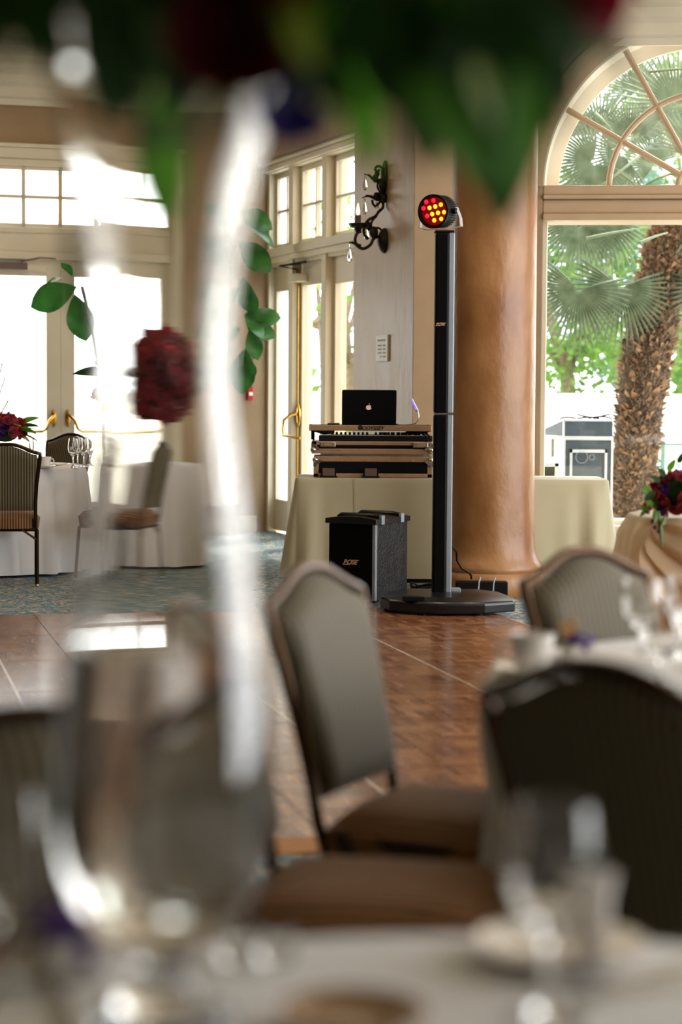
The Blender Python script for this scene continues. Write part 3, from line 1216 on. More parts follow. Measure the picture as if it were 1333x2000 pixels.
# ------------------------------------------------------------------ tables and cloths
def round_cloth(R, ztop, zhem, nf, amp, seed, dents=(), nseg=160, flare=.05, pw=1.0):
    rnd = random.Random(seed)
    ph = [rnd.uniform(0, 6.28) for _ in range(4)]
    P = []
    rings = [0.001, .2, .4, .6, .8, .92, .97]
    for r in rings:
        P.append([(R * r * math.cos(2 * PI * k / nseg), R * r * math.sin(2 * PI * k / nseg), ztop) for k in range(nseg)])
    drop = ztop - zhem
    rows = [(.003, .992, 0), (.012, 1.004, 0), (.03, 1.009, .03), (.08, 1.012, .15)] + [(t * drop, 1.012, t) for t in (.2, .32, .45, .58, .7, .82, .92, 1.0)]
    for dz, rr, t in rows:
        row = []
        for k in range(nseg):
            a = 2 * PI * k / nseg
            wv = math.sin(nf * a + ph[0] + 1.2 * math.sin(2 * a + ph[1])) * .65 + math.sin((nf * 1.7 // 1) * a + ph[2]) * .35
            r = R * rr + flare * t + amp * t ** pw * (wv + .15)
            z = ztop - dz
            for (da, hw, rin) in dents:
                d = abs((a - da + PI) % (2 * PI) - PI)
                g = max(0.0, min(1.0, (hw * 1.5 - d) / (hw * .5)))
                g = g * g * (3 - 2 * g)
                h = max(0.0, min(1.0, (.62 - z) / .13))
                h = h * h * (3 - 2 * h)
                lim = rin + .006 * wv
                if r > lim:
                    r = r + (lim - r) * g * h
            row.append((r * math.cos(a), r * math.sin(a), z))
        P.append(row)
    mb = MB()
    mb.grid(P, closed_u=True)
    mb.f.append(list(range(nseg)))
    return mb


def round_table(cx, cy, R, label, rz=0):
    t = thing('round_table', label, 'table', (cx, cy, 0), rz)
    obj('tabletop', MB().lathe([(R - .012, .712), (R - .004, .718), (R - .004, .730), (R - .012, .735)], 48), m_bark, t, smooth=30)
    for s in (-1, 1):
        for q in (-1, 1):
            obj('leg', MB().tube([(s * .16, q * .16, 0), (s * .16, q * .16, .712)], .014, 8), m_iron, t)
    return t


def dents_for(cx, cy, R, keys):
    out = []
    for k in keys:
        (x, y, _), f = CH[k]
        dx, dy = x - cx, y - cy
        d = math.hypot(dx, dy)
        if d - .24 < R + .12:
            rin = max(.2, d - .30)
            out.append((math.atan2(dy, dx), .26 / max(.3, rin), rin))
    return out


TZ = .74
NT = (0.13, 1.215, .76)
RT = (1.04, 3.74, .76)
FT = (-2.58, 14.1, .76)
for (cx, cy, R), lab, clab, keys, zh, seed in (
        (NT, 'round banquet table carrying the near tall glass vase', 'white cloth on the near round table under the tall vase', 'CB', .12, 1),
        (RT, 'round banquet table carrying the white cup and stemmed glasses', 'white cloth on the right-hand round table under the white cup', 'DE', .10, 5),
        (FT, 'round banquet table by the bright French doors', 'floor-length white cloth on the far round table by the French doors', 'FGH', .02, 9)):
    round_table(cx, cy, R, lab, .4)
    o = obj('tablecloth', round_cloth(R, TZ, zh, 13 if seed != 9 else 20, .022 if seed != 9 else .045, seed, dents_for(cx, cy, R, keys), pw=1.0 if seed != 9 else .7), m_cloth, smooth=60, M=T(cx, cy, 0))
    tag(o, clab, 'tablecloth', 'white round tablecloths')

# DJ table: rectangular
ty0, ty1 = 13.29, 13.87
tx0 = at(578, 935, 13.290).x
tx1 = at(1190, 935, 13.290).x
tzt = at(700, 934, 13.290).z
djt = thing('folding_table', 'rectangular folding table behind the brown column under the ivory cloth', 'table', ((tx0 + tx1) / 2, (ty0 + ty1) / 2, 0))
hx_, hy_ = (tx1 - tx0) / 2, (ty1 - ty0) / 2
obj('tabletop', MB().box(-hx_ + .01, hx_ - .01, -hy_ + .01, hy_ - .01, tzt - .035, tzt - .006), m_bark, djt, smooth=0)
for s in (-1, 1):
    for q in (-1, 1):
        obj('leg', MB().tube([(s * (hx_ - .2), q * (hy_ - .12), 0), (s * (hx_ - .2), q * (hy_ - .12), tzt - .035)], .014, 8), m_iron, djt)


def rect_cloth(hx, hy, zt, zh):
    pts = []
    rc = .035
    n = 8

    def seg(p, q, m):
        for i in range(m):
            pts.append((p[0] + (q[0] - p[0]) * i / m, p[1] + (q[1] - p[1]) * i / m))
    cs = [(hx - rc, -hy + rc, -PI / 2), (hx - rc, hy - rc, 0), (-hx + rc, hy - rc, PI / 2), (-hx + rc, -hy + rc, PI)]
    ring = []
    for ci, (cx, cy, a0) in enumerate(cs):
        for i in range(n + 1):
            a = a0 + PI / 2 * i / n
            ring.append((cx + rc * math.cos(a), cy + rc * math.sin(a), math.cos(a), math.sin(a)))
        nx_, ny_, na = cs[(ci + 1) % 4]
        p = ring[-1]
        q = (nx_ + rc * math.cos(na), ny_ + rc * math.sin(na), math.cos(na), math.sin(na))
        L = math.hypot(q[0] - p[0], q[1] - p[1])
        m = max(4, int(L / .035))
        for i in range(1, m):
            ring.append((p[0] + (q[0] - p[0]) * i / m, p[1] + (q[1] - p[1]) * i / m, p[2], p[3]))
    N_ = len(ring)
    P = []
    P.append([(x * .02, y * .02, zt) for x, y, _, _ in ring])
    P.append([(x * .5, y * .5, zt) for x, y, _, _ in ring])
    P.append([(x * .97, y * .97, zt) for x, y, _, _ in ring])
    rnd = random.Random(4)
    for t in (0, .02, .06, .15, .28, .42, .56, .7, .85, 1.0):
        row = []
        for x, y, nx_, ny_ in ring:
            corner = math.exp(-((abs(x) - hx) ** 2 / .05 + (abs(y) - hy) ** 2 / .05))
            fold = corner * (.035 * t + .05 * t * math.sin(abs(x) * 34 - abs(y) * 40))
            fl2 = .010 * t + .012 * t * math.sin(x * 9.0 + y * 11.0) * (1 if abs(ny_) > .5 else 1.6)
            e = .004 if t > 0 else 0
            o_ = fold + fl2 + e
            row.append((x + nx_ * o_ + (math.copysign(1, x) * .01 * t * corner), y + ny_ * o_, zt - (zt - zh) * t - (0 if t else .001)))
        P.append(row)
    mb = MB()
    mb.grid(P, closed_u=True)
    mb.f.append(list(range(N_)))
    return mb


djc = obj('tablecloth', rect_cloth(hx_, hy_, tzt, .03), m_ivory, smooth=60, M=T((tx0 + tx1) / 2, (ty0 + ty1) / 2, 0))
tag(djc, 'ivory cloth on the rectangular table under the equipment case', 'tablecloth')
cr = MB()
for (pa, pb_) in (((694, 936), (696, 1010)),):
    p, q = at(*pa, 13.263), at(*pb_, 13.260)
    cr.tube([p - djc.location, (p + q) / 2 - djc.location, q - djc.location], .003, 6)
obj('crease', cr, m_ivory, djc)

# ------------------------------------------------------------------ subwoofer
ac = at(733, 1100, 11.70)
sa = math.radians(27)
SW, SD = .315, .45
sh = at(735, 1010, 11.70).z - .0
zf = HF + .004
# the nearest vertical edge stands at ac; the front runs left and back from it
sub = thing('subwoofer', 'black bass speaker box with carry handles on top in front of the ivory cloth', 'speaker', (ac.x, ac.y, 0), -sa)
# local: x along the front (to the right), y backwards; corner at (0, 0)
H1 = sh - .045
obj('cabinet', MB().box(-SW, -.0, .02, SD, zf + .012, H1), m_vinyl, sub, smooth=0, bevel=.006)
obj('grille', MB().box(-SW + .008, -.02, 0, .022, zf + .02, H1 - .004), m_grille, sub, smooth=0, bevel=.004)
obj('corner_strip', MB().box(-.02, .001, .0, .028, zf + .012, H1), m_greyext, sub, smooth=0, bevel=.003)
lid = MB()
n = 10
P = []
for i in range(n + 1):
    t = i / n
    x = -SW - .012 + (SW + .024) * t
    z = H1 + .03 + .016 * math.sin(PI * t)
    P.append([(x, -.012, H1), (x, -.012, z), (x, SD + .01, z), (x, SD + .01, H1)])
lid.grid(P)
lid.f.append([0, 1, 2, 3])
lid.f.append([n * 4 + 3, n * 4 + 2, n * 4 + 1, n * 4])
lid.add([P[0][0], P[-1][0], P[-1][3], P[0][3]], [(0, 1, 2, 3)])
lo = obj('top_cap', lid, m_blackgloss, sub, smooth=25, bevel=.003)
for y in (.08, SD - .10):
    hb = MB()
    hb.tube([(-SW + .03, y, H1 + .035), (-SW + .05, y, H1 + .050), (-.06, y, H1 + .050), (-.006, y, H1 + .042), (-.001, y, H1 + .02)], .012, 8)
    obj('carry_handle', hb, m_blackgloss, sub)
    obj('latch', MB().box(-.004, .014, y - .022, y + .022, H1 - .004, H1 + .05), m_greyext, sub, smooth=0, bevel=.003)
for x in (-SW + .04, -.04):
    for y in (.06, SD - .05):
        obj('foot', MB().lathe([(.02, HF), (.02, zf + .014)], 12, T(x, y, 0)), m_black, sub)
lp = at(680, 1100, 11.550)
text('lettering', 'BOSE', .038, T(-.165, -.0012, zf + .235) @ RX(PI / 2), m_goldtext, sub, shear=.35, bold=.0012)
lb = MB()
zl = zf + .235
lb.box(-.215, -.165, -.002, -.0006, zl - .0155, zl - .0115)
lb.box(-.165, -.105, -.002, -.0006, zl + .0112, zl + .0150)
obj('logo_line', lb, m_goldtext, sub, smooth=0)

# ------------------------------------------------------------------ line array speaker on its stand
ap = atz(868, 1191, HF)
AY = ap.y
lbx = at(846, 800, AY).x
rbx = at(885, 800, AY).x
acx = (lbx + rbx) / 2
arr = thing('column_speaker', 'tall slim black column loudspeaker standing on a wide flat base', 'speaker', (acx, AY, 0))
aw = (rbx - lbx) / 2
zt_, zm_, zb_ = at(866, 455, AY).z, at(866, 808, AY).z, .115


def array_section(z0, z1):
    s = obj('array_section', MB().box(-aw + .004, aw - .032, -.055, .055, z0, z1), m_black, arr, smooth=0, bevel=.012)
    obj('side_panel', MB().box(aw - .034, aw, -.050, .055, z0 + .001, z1 - .001), m_greyext, s, smooth=0, bevel=.006)  # pale grey also carries the window light falling on this side
    obj('grille', MB().box(-aw + .014, aw - .042, -.060, -.054, z0 + .01, z1 - .01), m_grille, s, smooth=0, bevel=.002)
    return s


array_section(zb_ - .02, zm_ - .003)
array_section(zm_ + .003, zt_)
obj('joint', MB().box(-aw + .006, aw - .003, -.054, .054, zm_ - .004, zm_ + .004), m_steel, arr, smooth=0)
obj('end_cap', MB().box(-aw, aw - .004, -.056, .056, zt_, zt_ + .012), m_black, arr, smooth=0, bevel=.004)
pz = at(862, 634, AY).z
text('lettering', 'BOSE', .021, T(-.022, -.0608, pz) @ RX(PI / 2), m_goldtext, arr, shear=.35, bold=.0006)
lb = MB()
lb.box(-.048, -.022, -.0612, -.060, pz - .0088, pz - .0066)
lb.box(-.022, .010, -.0612, -.060, pz + .0064, pz + .0086)
obj('logo_line', lb, m_goldtext, arr, smooth=0)
# base: flat octagonal foot with a handle recess
bl, br_ = at(744, 1185, AY).x - acx, at(1004, 1185, AY).x - acx
pts = []
for (fx, fy) in ((-1, -.10), (-.86, -.52), (-.40, -.86), (.10, -.92), (.55, -.84), (.97, -.50), (1.0, -.1), (.95, .25), (.62, .72), (-.62, .72), (-.95, .25)):
    pts.append(((bl if fx < 0 else br_) * abs(fx), fy * .36))
bb = MB()
n = len(pts)
lev = [(1.0, HF + .012, 0), (1.01, HF + .02, 0), (1.01, HF + .062, 0), (.985, HF + .075, 0), (.82, HF + .10, 0), (.42, HF + .108, 0)]
P = [[(x * k, y * k, z) for x, y in pts] for k, z, _ in lev]
bb.grid(P, closed_u=True)
bb.f.append(list(range(n)))
bb.f.append([(len(lev) - 1) * n + i for i in range(n)])
base = obj('base', bb, m_blackgloss, arr, smooth=20, bevel=.006)
obj('handle_recess', MB().box(bl * .66, bl * .30, -.285, -.20, HF + .085, HF + .1005).box(bl * .66, bl * .30, -.292, -.284, HF + .078, HF + .104), m_black, base, smooth=0, bevel=.004)
for x, y in pts[::2]:
    obj('foot', MB().lathe([(.03, HF), (.03, HF + .016)], 12, T(x * .85, y * .85, 0)), m_black, arr)
obj('connector_plate', MB().box(aw + .004, aw + .055, -.03, .05, HF + .106, HF + .125), m_greyext, arr, smooth=0, bevel=.003)

# LED par light on top of the column
pcn = at(850, 413, AY - .02)
par = thing('stage_light', 'round black stage light with red and yellow lenses atop the tall column speaker', 'stage light', (0, 0, 0))
axis = Vector((-.50, -.86, -.06)).normalized()       # direction it shines
zx = Vector((0, 0, 1))
xr = zx.cross(axis).normalized()                     # to the right seen from the front... flipped below
yr = axis.cross(xr).normalized()
if yr.z < 0:
    yr = -yr
xr = yr.cross(axis)
par.matrix_world = frame_M(pcn, xr, yr, axis)        # local z = shine direction, y up, x
PRad = .092
bd = MB()
bd.lathe([(.03, -.150), (.062, -.150), (.080, -.12), (.088, -.09), (.088, .0), (PRad + .004, .004), (PRad + .004, .026), (PRad - .006, .026), (PRad - .010, .006), (.02, .004)], 48)
body = obj('housing', bd, m_black, par, smooth=30)
fins = MB()
for k in range(40):
    a = 2 * PI * k / 40
    fins.box(.086, .0925, -.0018, .0018, -.105, -.004, RZ(a))
obj('cooling_fin', fins, m_black, body, smooth=0)
obj('led_plate', MB().lathe([(.001, .010), (.074, .010), (.080, .0085)], 40, cap=False), m_ledback, par, smooth=0)
red = [(345, 445), (428, 432), (312, 522), (352, 618)]
yel = [(382, 520), (448, 507), (512, 487), (411, 597), (478, 585), (547, 580), (433, 673), (514, 660)]
for lst, mm in ((red, m_ledred), (yel, m_ledyel)):
    me = mesh('led_lens', MB().ball((0, 0, 0), .0128, 14, 8, sz=.6), mm)
    for (qx, qy) in lst:
        # image right is local -x when the lamp looks at us
        lx = (qx - 430) / 185 * PRad * 1.12
        ly = (565 - qy) / 215 * PRad * 1.08
        sx_ = 1 if xr.x > 0 else -1
        o = obj('led_lens', me, parent=par, M=T(sx_ * lx, ly, .014))
        if mm is m_ledred:
            o['label'] = 'red lit lens'
        else:
            o['label'] = 'yellow lit lens'
yk = MB()
topz = zt_ + .012
yb = par.matrix_world.inverted() @ Vector((acx, AY, topz + .006))
for s in (-1, 1):
    pts = [(s * .106, .02, -.06), (s * .125, -.04, -.07), (s * .128, -.085, -.07), (s * .07, yb.y * .97, yb.z * .9)]
    pp = [Vector(p) for p in pts] + [Vector((0, yb.y + .006, yb.z))]
    strip = []
    for p in pp:
        strip.append([p + Vector((0, 0, -.016)), p + Vector((0, 0, .016)), p * 1.03 + Vector((0, 0, .016)), p * 1.03 + Vector((0, 0, -.016))])
    yk.grid(strip, closed_u=True)
    yk.f.append([len(yk.v) - 4 + i for i in range(4)])
yo = obj('yoke', yk, m_al, par, smooth=30)
kn = MB()
for s in (-1, 1):
    kn.lathe([(.004, 0), (.016, 0), (.018, .006), (.018, .022), (.012, .026)], 14, T(s * .088, 0, -.05) @ RY(s * PI / 2))
obj('tilt_knob', kn, m_black, par)

# cables and power strip behind the base
psx0, psx1 = at(893, 1160, 11.970).x, at(995, 1160, 11.970).x
sb_ = tag(obj('power_amplifier', MB().box(psx0, psx1, 12.06, 12.16, HF + .002, HF + .10), m_black, smooth=0, bevel=.006), 'low black power box on the floor against the foot of the brown column', 'power box')
cbl = MB()
cbl.tube([at(882, 1064, AY + .04), at(892, 1078, 11.850), at(893, 1095, 11.880), at(902, 1110, 11.895), at(918, 1120, 11.925), at(921, 1124, 11.955), at(921, 1130, 12.000)], .006, 8)
tag(obj('speaker_cable', cbl, m_black), 'thin black cable curving from the column speaker to the floor beside the brown column', 'cable')
for i, (x0, lab) in enumerate(((936, 'thin grey cable loop over the black power box, nearer the column speaker'), (965, 'thin grey cable loop over the black power box, nearer the striped chair'))):
    c2 = MB()
    c2.tube([at(x0 + 4, 1128, 12.045) + Vector((0, .06, -.03)), at(x0 + 3, 1128, 12.000), at(x0, 1138, 11.947), at(x0 - 1, 1152, 11.933), at(x0 - 1, 1155, 11.850)], .0045, 6)
    tag(obj('power_cable', c2, m_greyext), lab, 'cable', 'grey cables over the power box')
cc = MB()
rnd = random.Random(3)
for k in range(5):
    cx_, cy_ = at(822 + k * 5, 1140, 12.075).x, 12.1 + .02 * k
    r_ = .05 + .012 * k
    cc.tube([(cx_ + r_ * math.cos(a * PI / 10) * 1.2, cy_ + r_ * math.sin(a * PI / 10) * .6, HF + .012 + .014 * k + .012 * math.sin(a * 1.1 + k)) for a in range(21)], .007, 6)
tag(obj('cable_coil', cc, m_black), 'tangled coil of dark cable on the floor between subwoofer and column speaker', 'cable')

# ------------------------------------------------------------------ DJ case, controller, laptop, lamp
DY = 13.36


def zz(py, Y=DY):
    return at(720, py, Y).z


def xx(px, Y=DY):
    return at(px, 860, Y).x


gear = thing('flight_case', 'black flight case with aluminium edges holding the DJ controller on the ivory cloth', 'flight case', (0, 0, 0))
x0, x1 = xx(613), xx(846)
d0, d1_ = DY, DY + .43
zb0 = tzt + .003
zc1, zc2, zc3, zc4, zc5 = zz(902), zz(891.5), zz(887), zz(876.5), zz(862)
# lower half
lw_ = MB().box(x0 + .012, x1 - .012, d0 + .004, d1_ - .004, zb0, zc2 - .003)
obj('lower_shell', lw_, m_black, gear, smooth=0, bevel=.003)
rl = MB()
rl.box(x0, x1, d0, d1_, zc1, zc2)
obj('lower_rail', rl, m_case_al, gear, smooth=0, bevel=.003)
rl = MB()
rl.box(x0, x1, d0, d1_, zb0, zb0 + .026)
rl.box(x0, x0 + .035, d0, d0 + .02, zb0, zc1)
rl.box(x1 - .035, x1, d0, d0 + .02, zb0, zc1)
obj('bottom_rail', rl, m_case_al, gear, smooth=0, bevel=.003)
sl_ = MB()
sl_.box(x0 + .05, x1 - .02, d0 + .05, d1_ - .03, zc2 - .004, zc3 + .004)
for k, fx in enumerate((.16, .27, .72, .94)):
    sl_.box(x0 + (x1 - x0) * fx - .018, x0 + (x1 - x0) * fx + .018, d0 + .01, d0 + .06, zc2 - .002, zc3 + .002)
obj('spacer', sl_, m_steel, gear, smooth=0)
# upper half
xu0, xu1 = xx(609), xx(845)
obj('upper_shell', MB().box(xu0 + .012, xu1 - .012, d0 + .004, d1_ - .004, zc3 + .002, zc5 - .002), m_black, gear, smooth=0, bevel=.003)
rl = MB()
rl.box(xu0, xu1, d0, d1_, zc3, zc4)
obj('upper_rail', rl, m_case_al, gear, smooth=0, bevel=.003)
rl = MB()
rl.box(xu0, xu1, d0, d1_, zc5 - .026, zc5)
rl.box(xu0, xu0 + .035, d0, d0 + .02, zc4, zc5)
obj('rim_rail', rl, m_case_al, gear, smooth=0, bevel=.003)
ballme = mesh('ball_corner', MB().ball((0, 0, 0), .021, 14, 8), m_steel)
plate = mesh('corner_plate', MB().prism([(0, 0), (.055, 0), (.055, .012), (.012, .045), (0, .045)], -.006, 0), m_steel, 0)
for (px_, z_, flip) in ((613, zc1 + .012, -1), (609, zc4 - .008, 1), (846, zc1 + .012, -1), (846, zc4 - .008, 1)):
    X_ = xx(px_)
    sx_ = 1 if px_ < 700 else -1
    b_ = obj('ball_corner', ballme, parent=gear, M=T(X_ + sx_ * .012, d0 + .004, z_))
    obj('corner_plate', plate, parent=b_, M=T(-sx_ * .014, -.006, 0) @ Matrix.Diagonal((sx_, 1, flip, 1)))
latchme = mesh('latch_dish', MB().box(-.052, .052, -.010, .004, -.018, .018), m_steel, 0)
inner = mesh('latch_wing', MB().box(-.026, .026, -.016, -.004, -.009, .009).box(-.046, -.03, -.013, -.004, -.008, .008).box(.03, .046, -.013, -.004, -.008, .008), m_case_al, 0)
for px_ in (641, 822):
    l_ = obj('latch_dish', latchme, parent=gear, M=T(xx(px_), d0 - .002, zz(868.5)), bevel=.005)
    obj('latch_wing', inner, parent=l_)
rv_ = mesh('rivet', MB().ball((0, 0, 0), .0045, 8, 4), m_steel)
for px_ in (664, 711, 757, 804):
    obj('rivet', rv_, parent=gear, M=T(xx(px_), d0 - .001, zz(880)))
    obj('rivet', rv_, parent=gear, M=T(xx(px_ + 4), d0 - .001, zz(899)))

# controller inside
cx0, cx1 = xx(623), xx(846)
con = thing('dj_controller', 'black DJ mixing controller with rows of knobs between the case and the laptop shelf', 'controller', (0, 0, 0))
zk0, zk1 = zc5 + .002, zz(851)
obj('body', MB().box(cx0, cx1, d0 + .01, d1_ - .05, zk0, zk1), m_blackgloss, con, smooth=0, bevel=.004)
obj('faceplate', MB().box(cx0 + .09, cx1 - .04, d0 + .012, d1_ - .06, zk1 - .001, zk1 + .004), m_al, con, smooth=0)
kme = mesh('knob', MB().lathe([(.008, 0), (.008, .016), (.006, .020)], 10), m_black)
rnd = random.Random(8)
for k in range(22):
    fx = .12 + .80 * k / 21
    if k in (9, 14):
        continue
    obj('knob', kme, parent=con, M=T(cx0 + (cx1 - cx0) * fx, d0 + .03 + rnd.uniform(0, .03), zk1 + .003))
sm = mesh('fader', MB().box(-.014, .014, -.006, .006, 0, .02), m_grey, 0)
for k in range(6):
    obj('fader', sm, parent=con, M=T(cx0 + (cx1 - cx0) * (.55 + .05 * k), d0 + .08, zk1 + .003))

# sliding laptop shelf (aluminium tray)
sx0, sx1 = xx(604), xx(843)
zs0, zs1 = zz(841.5), zz(830.5)
shf = thing('laptop_shelf', 'tan aluminium laptop shelf with black lettering above the DJ controller', 'shelf', (0, 0, 0))
obj('tray', MB().box(sx0 + .003, sx1 - .003, d0 - .02, d1_ - .01, zs1 - .010, zs1 - .002), m_black, shf, smooth=0)
obj('front_rail', MB().box(sx0, sx1, d0 - .03, d0 - .008, zs0, zs1), m_case_al, shf, smooth=0, bevel=.003)
for s_, xq in ((1, sx0), (-1, sx1)):
    sd = MB()
    sd.box(min(xq, xq + s_ * .012), max(xq, xq + s_ * .012), d0 - .008, d1_ - .01, zs0, zs1)
    xi = xq + s_ * .02
    sd.box(xi - .012, xi + .012, d1_ - .045, d1_ - .015, zc5, zs0 + .003)
    sd.add([(xq, d0 - .02, zs0), (xq + s_ * .17, d0 + .02, zs0), (xq + s_ * .17, d0 + .02, zs0 - .018), (xq + s_ * .10, d0 + .02, zs0 - .028), (xq, d0 + .20, zs0), (xq + s_ * .10, d0 + .20, zs0 - .028)],
           [(0, 1, 2, 3), (0, 3, 5, 4)])
    obj('side_bracket', sd, m_black, shf, smooth=0)
zr_ = (zs0 + zs1) / 2
text('lettering', 'ODYSSEY', .036, T(xx(728), d0 - .0308, zr_ - .001) @ RX(PI / 2), m_inktext, shf, shear=.25, bold=.0012, space=.98)
em = MB().lathe([(.001, 0), (.017, 0), (.017, .001), (.001, .001)], 20, T(xx(704), d0 - .0302, zr_ + .003) @ RX(PI / 2))
em.box(xx(704) - .016, xx(704) + .022, d0 - .032, d0 - .0302, zr_ - .005, zr_ - .001)
obj('emblem', em, m_inktext, shf, smooth=0)
text('lettering', '\u00ae', .012, T(xx(745.5), d0 - .0308, zr_ + .011) @ RX(PI / 2), m_inktext, shf)

# laptop, screen turned away from us
LY = d0 + .13
lx0, lx1 = at(668, 830, LY).x, at(774.5, 830, LY).x
lz0 = zs1 + .001
lap = thing('laptop', 'open dark laptop on the aluminium shelf, lid towards the room', 'laptop', ((lx0 + lx1) / 2, LY, lz0))
lh = (lx1 - lx0) / 2
obj('keyboard_base', MB().box(-lh, lh, 0.0, .24, 0, .014), m_black, lap, smooth=0, bevel=.004)
zlid = at(720, 763, LY).z - lz0
til = math.radians(9)
Ml = T(0, .002, .008) @ RX(til)
ol = []
rr_ = .012
for (cx_, cz_, a0) in ((lh - rr_, .004 + rr_, -90), (lh - rr_, zlid - rr_, 0), (-lh + rr_, zlid - rr_, 90), (-lh + rr_, .004 + rr_, 180)):
    for i in range(5):
        a = math.radians(a0 + 22.5 * i)
        ol.append((cx_ + rr_ * math.cos(a), cz_ + rr_ * math.sin(a)))
ld = obj('lid', MB().prism(ol, -.004, .004, Ml), m_black, lap, smooth=0, bevel=.0015)
# fruit shaped logo on the lid
ap_pts = []
for i in range(48):
    a = 2 * PI * i / 48
    r = .0175 * (1 + .05 * math.cos(2 * a))
    x, z = r * math.cos(a) * 1.0, r * math.sin(a) * 1.03
    if abs(x) < .008 and z > 0:
        z -= .0035 * (1 - abs(x) / .008)
    if abs(x) < .007 and z < 0:
        z += .002 * (1 - abs(x) / .007)
    # bite on the right
    bx, bz, brd = .0215, .003, .0085
    dd_ = math.hypot(x - bx, z - bz)
    if dd_ < brd:
        k = brd / max(dd_, 1e-5)
        x, z = bx + (x - bx) * k, bz + (z - bz) * k
        if x > .0175:
            x = bx - math.sqrt(max(0, brd ** 2 - (z - bz) ** 2))
    ap_pts.append((x, z))
leafp = [(.001 + .0042 * math.sin(t) * 1.0 + .006 * (1 - math.cos(t)) * .35, .0195 + .006 * (1 - math.cos(t))) for t in [i * PI / 8 for i in range(9)]] + \
        [(.0075 - .003 * math.sin(t), .0315 - .006 * (1 - math.cos(t))) for t in [i * PI / 8 for i in range(1, 8)]]
lg = MB()
ML2 = Ml @ T(-.003, -.0045, zlid * .48)
lg.prism(ap_pts, -.0006, .0006, ML2)
lfp = [(0.0, .0195), (.0005, .0235), (.003, .0275), (.0072, .0295), (.0068, .0255), (.0042, .0215)]
lg.prism(lfp, -.0006, .0006, ML2)
obj('logo', lg, m_logo, lap, smooth=0)

ph = tag(obj('phone', MB().box(at(640, 828, d0 + .04).x, at(664, 828, d0 + .04).x, d0 + .03, d0 + .11, zs1 + .0, zs1 + .012), m_blackgloss, smooth=0, bevel=.004), 'small flat black phone lying beside the laptop', 'phone')

ul = thing('usb_lamp', 'small flexible lamp with violet lights standing beside the laptop', 'lamp', (0, 0, 0))
gn_ = MB().tube([at(772, 829, LY) + Vector((0, .02, .003)), at(786, 830, LY), at(800, 829, LY), at(812, 827, LY), at(818, 818, LY), at(818.5, 810, LY), at(816, 803, LY)], .0042, 8)
obj('gooseneck', gn_, m_steel, ul)
hA, hB = at(816, 804, LY), at(803.5, 779, LY)
ax = (hB - hA)
zA = ax.normalized()
xA = zA.cross(Vector((0, 1, 0))).normalized()
Mh = frame_M(hA, xA, Vector((0, 1, 0)), zA)
obj('lamp_head', MB().box(-.010, .010, -.006, .006, 0, ax.length, Mh), m_al, ul, smooth=0, bevel=.004)
lm = mesh('led', MB().ball((0, 0, 0), .005, 8, 5), m_ledblue)
for k in range(8):
    obj('led', lm, parent=ul, M=Mh @ T(.002, -.006, .018 + (ax.length - .03) * k / 7))
# wires at the right end of the controller
wm = MB()
wm.tube([at(822, 845, d0 + .01), at(833, 852, d0 - .01), at(837, 860, d0 - .015), at(832, 863, d0 - .01)], .004, 6)
wm.tube([at(826, 843, d0 + .01), at(838, 850, d0 - .01), at(842, 858, d0 - .01)], .004, 6)
tag(obj('controller_cable', wm, m_black), 'black cables looping out of the end of the DJ controller', 'cable')
# two small boxes on the edge of the cloth
for i, (px_, lab) in enumerate(((642, 'small brown-faced clip block on the cloth edge under the left end of the flight case'), (724.5, 'small brown-faced clip block on the cloth edge below the middle of the flight case'))):
    Yc = 13.335
    c_ = at(px_, 928, Yc)
    t_ = thing('table_clip', lab, 'clip', (c_.x, Yc, tzt + .002))
    k_ = (at(px_ + 15, 928, Yc).x - c_.x)
    obj('cradle', MB().box(-k_ - .008, k_ + .008, -.02, .02, 0, .010).box(-k_, -k_ + .010, -.012, .016, .008, .056).box(k_ - .010, k_, -.012, .016, .008, .056).box(-k_, k_, .008, .016, .008, .056), m_black, t_, smooth=0, bevel=.002)
    obj('block', MB().box(-k_ + .011, k_ - .011, -.016, .006, .010, .062), m_lampbrown, t_, smooth=0, bevel=.003)

# ------------------------------------------------------------------ sconce
us = wall_u(750, C0, dB)
scn = thing('candle_sconce', 'wrought iron wall sconce with crystal drops and a lit candle lamp on the plaster pier', 'sconce', (0, 0, 0))
scn.matrix_world = MBm @ T(us, 0, 0)      # local: x along the wall, -y into the room


def sp2(px, py, dx=0.0):
    """point of the sconce in its own plane from image position"""
    o = C0 + dB * us
    r = CAMROT @ Vector(((px - CX) / F, (CY - py) / F, -1.0))
    det = nB.x * (-r.y) - nB.y * (-r.x)
    wv = ((-o.x) * (-r.y) - (-o.y) * (-r.x)) / det
    P = o + nB * wv
    t = P.y / r.y
    return Vector((dx, -wv, EYE + r.z * t))


def zq(cx, cy):          # coordinates read in the enlarged crop
    return (650 + cx / 8.887, 300 + cy / 8.887)


def path(pts, dx=0.0, sub=5):
    P = [sp2(*zq(*p), dx) for p in pts]
    out = []
    for i in range(len(P) - 1):
        p0, p1, p2, p3 = P[max(0, i - 1)], P[i], P[i + 1], P[min(len(P) - 1, i + 2)]
        for s in range(sub):
            t = s / sub
            out.append(.5 * ((2 * p1) + (p2 - p0) * t + (2 * p0 - 5 * p1 + 4 * p2 - p3) * t * t + (3 * p1 - p0 - 3 * p2 + p3) * t ** 3))
    out.append(P[-1])
    return out


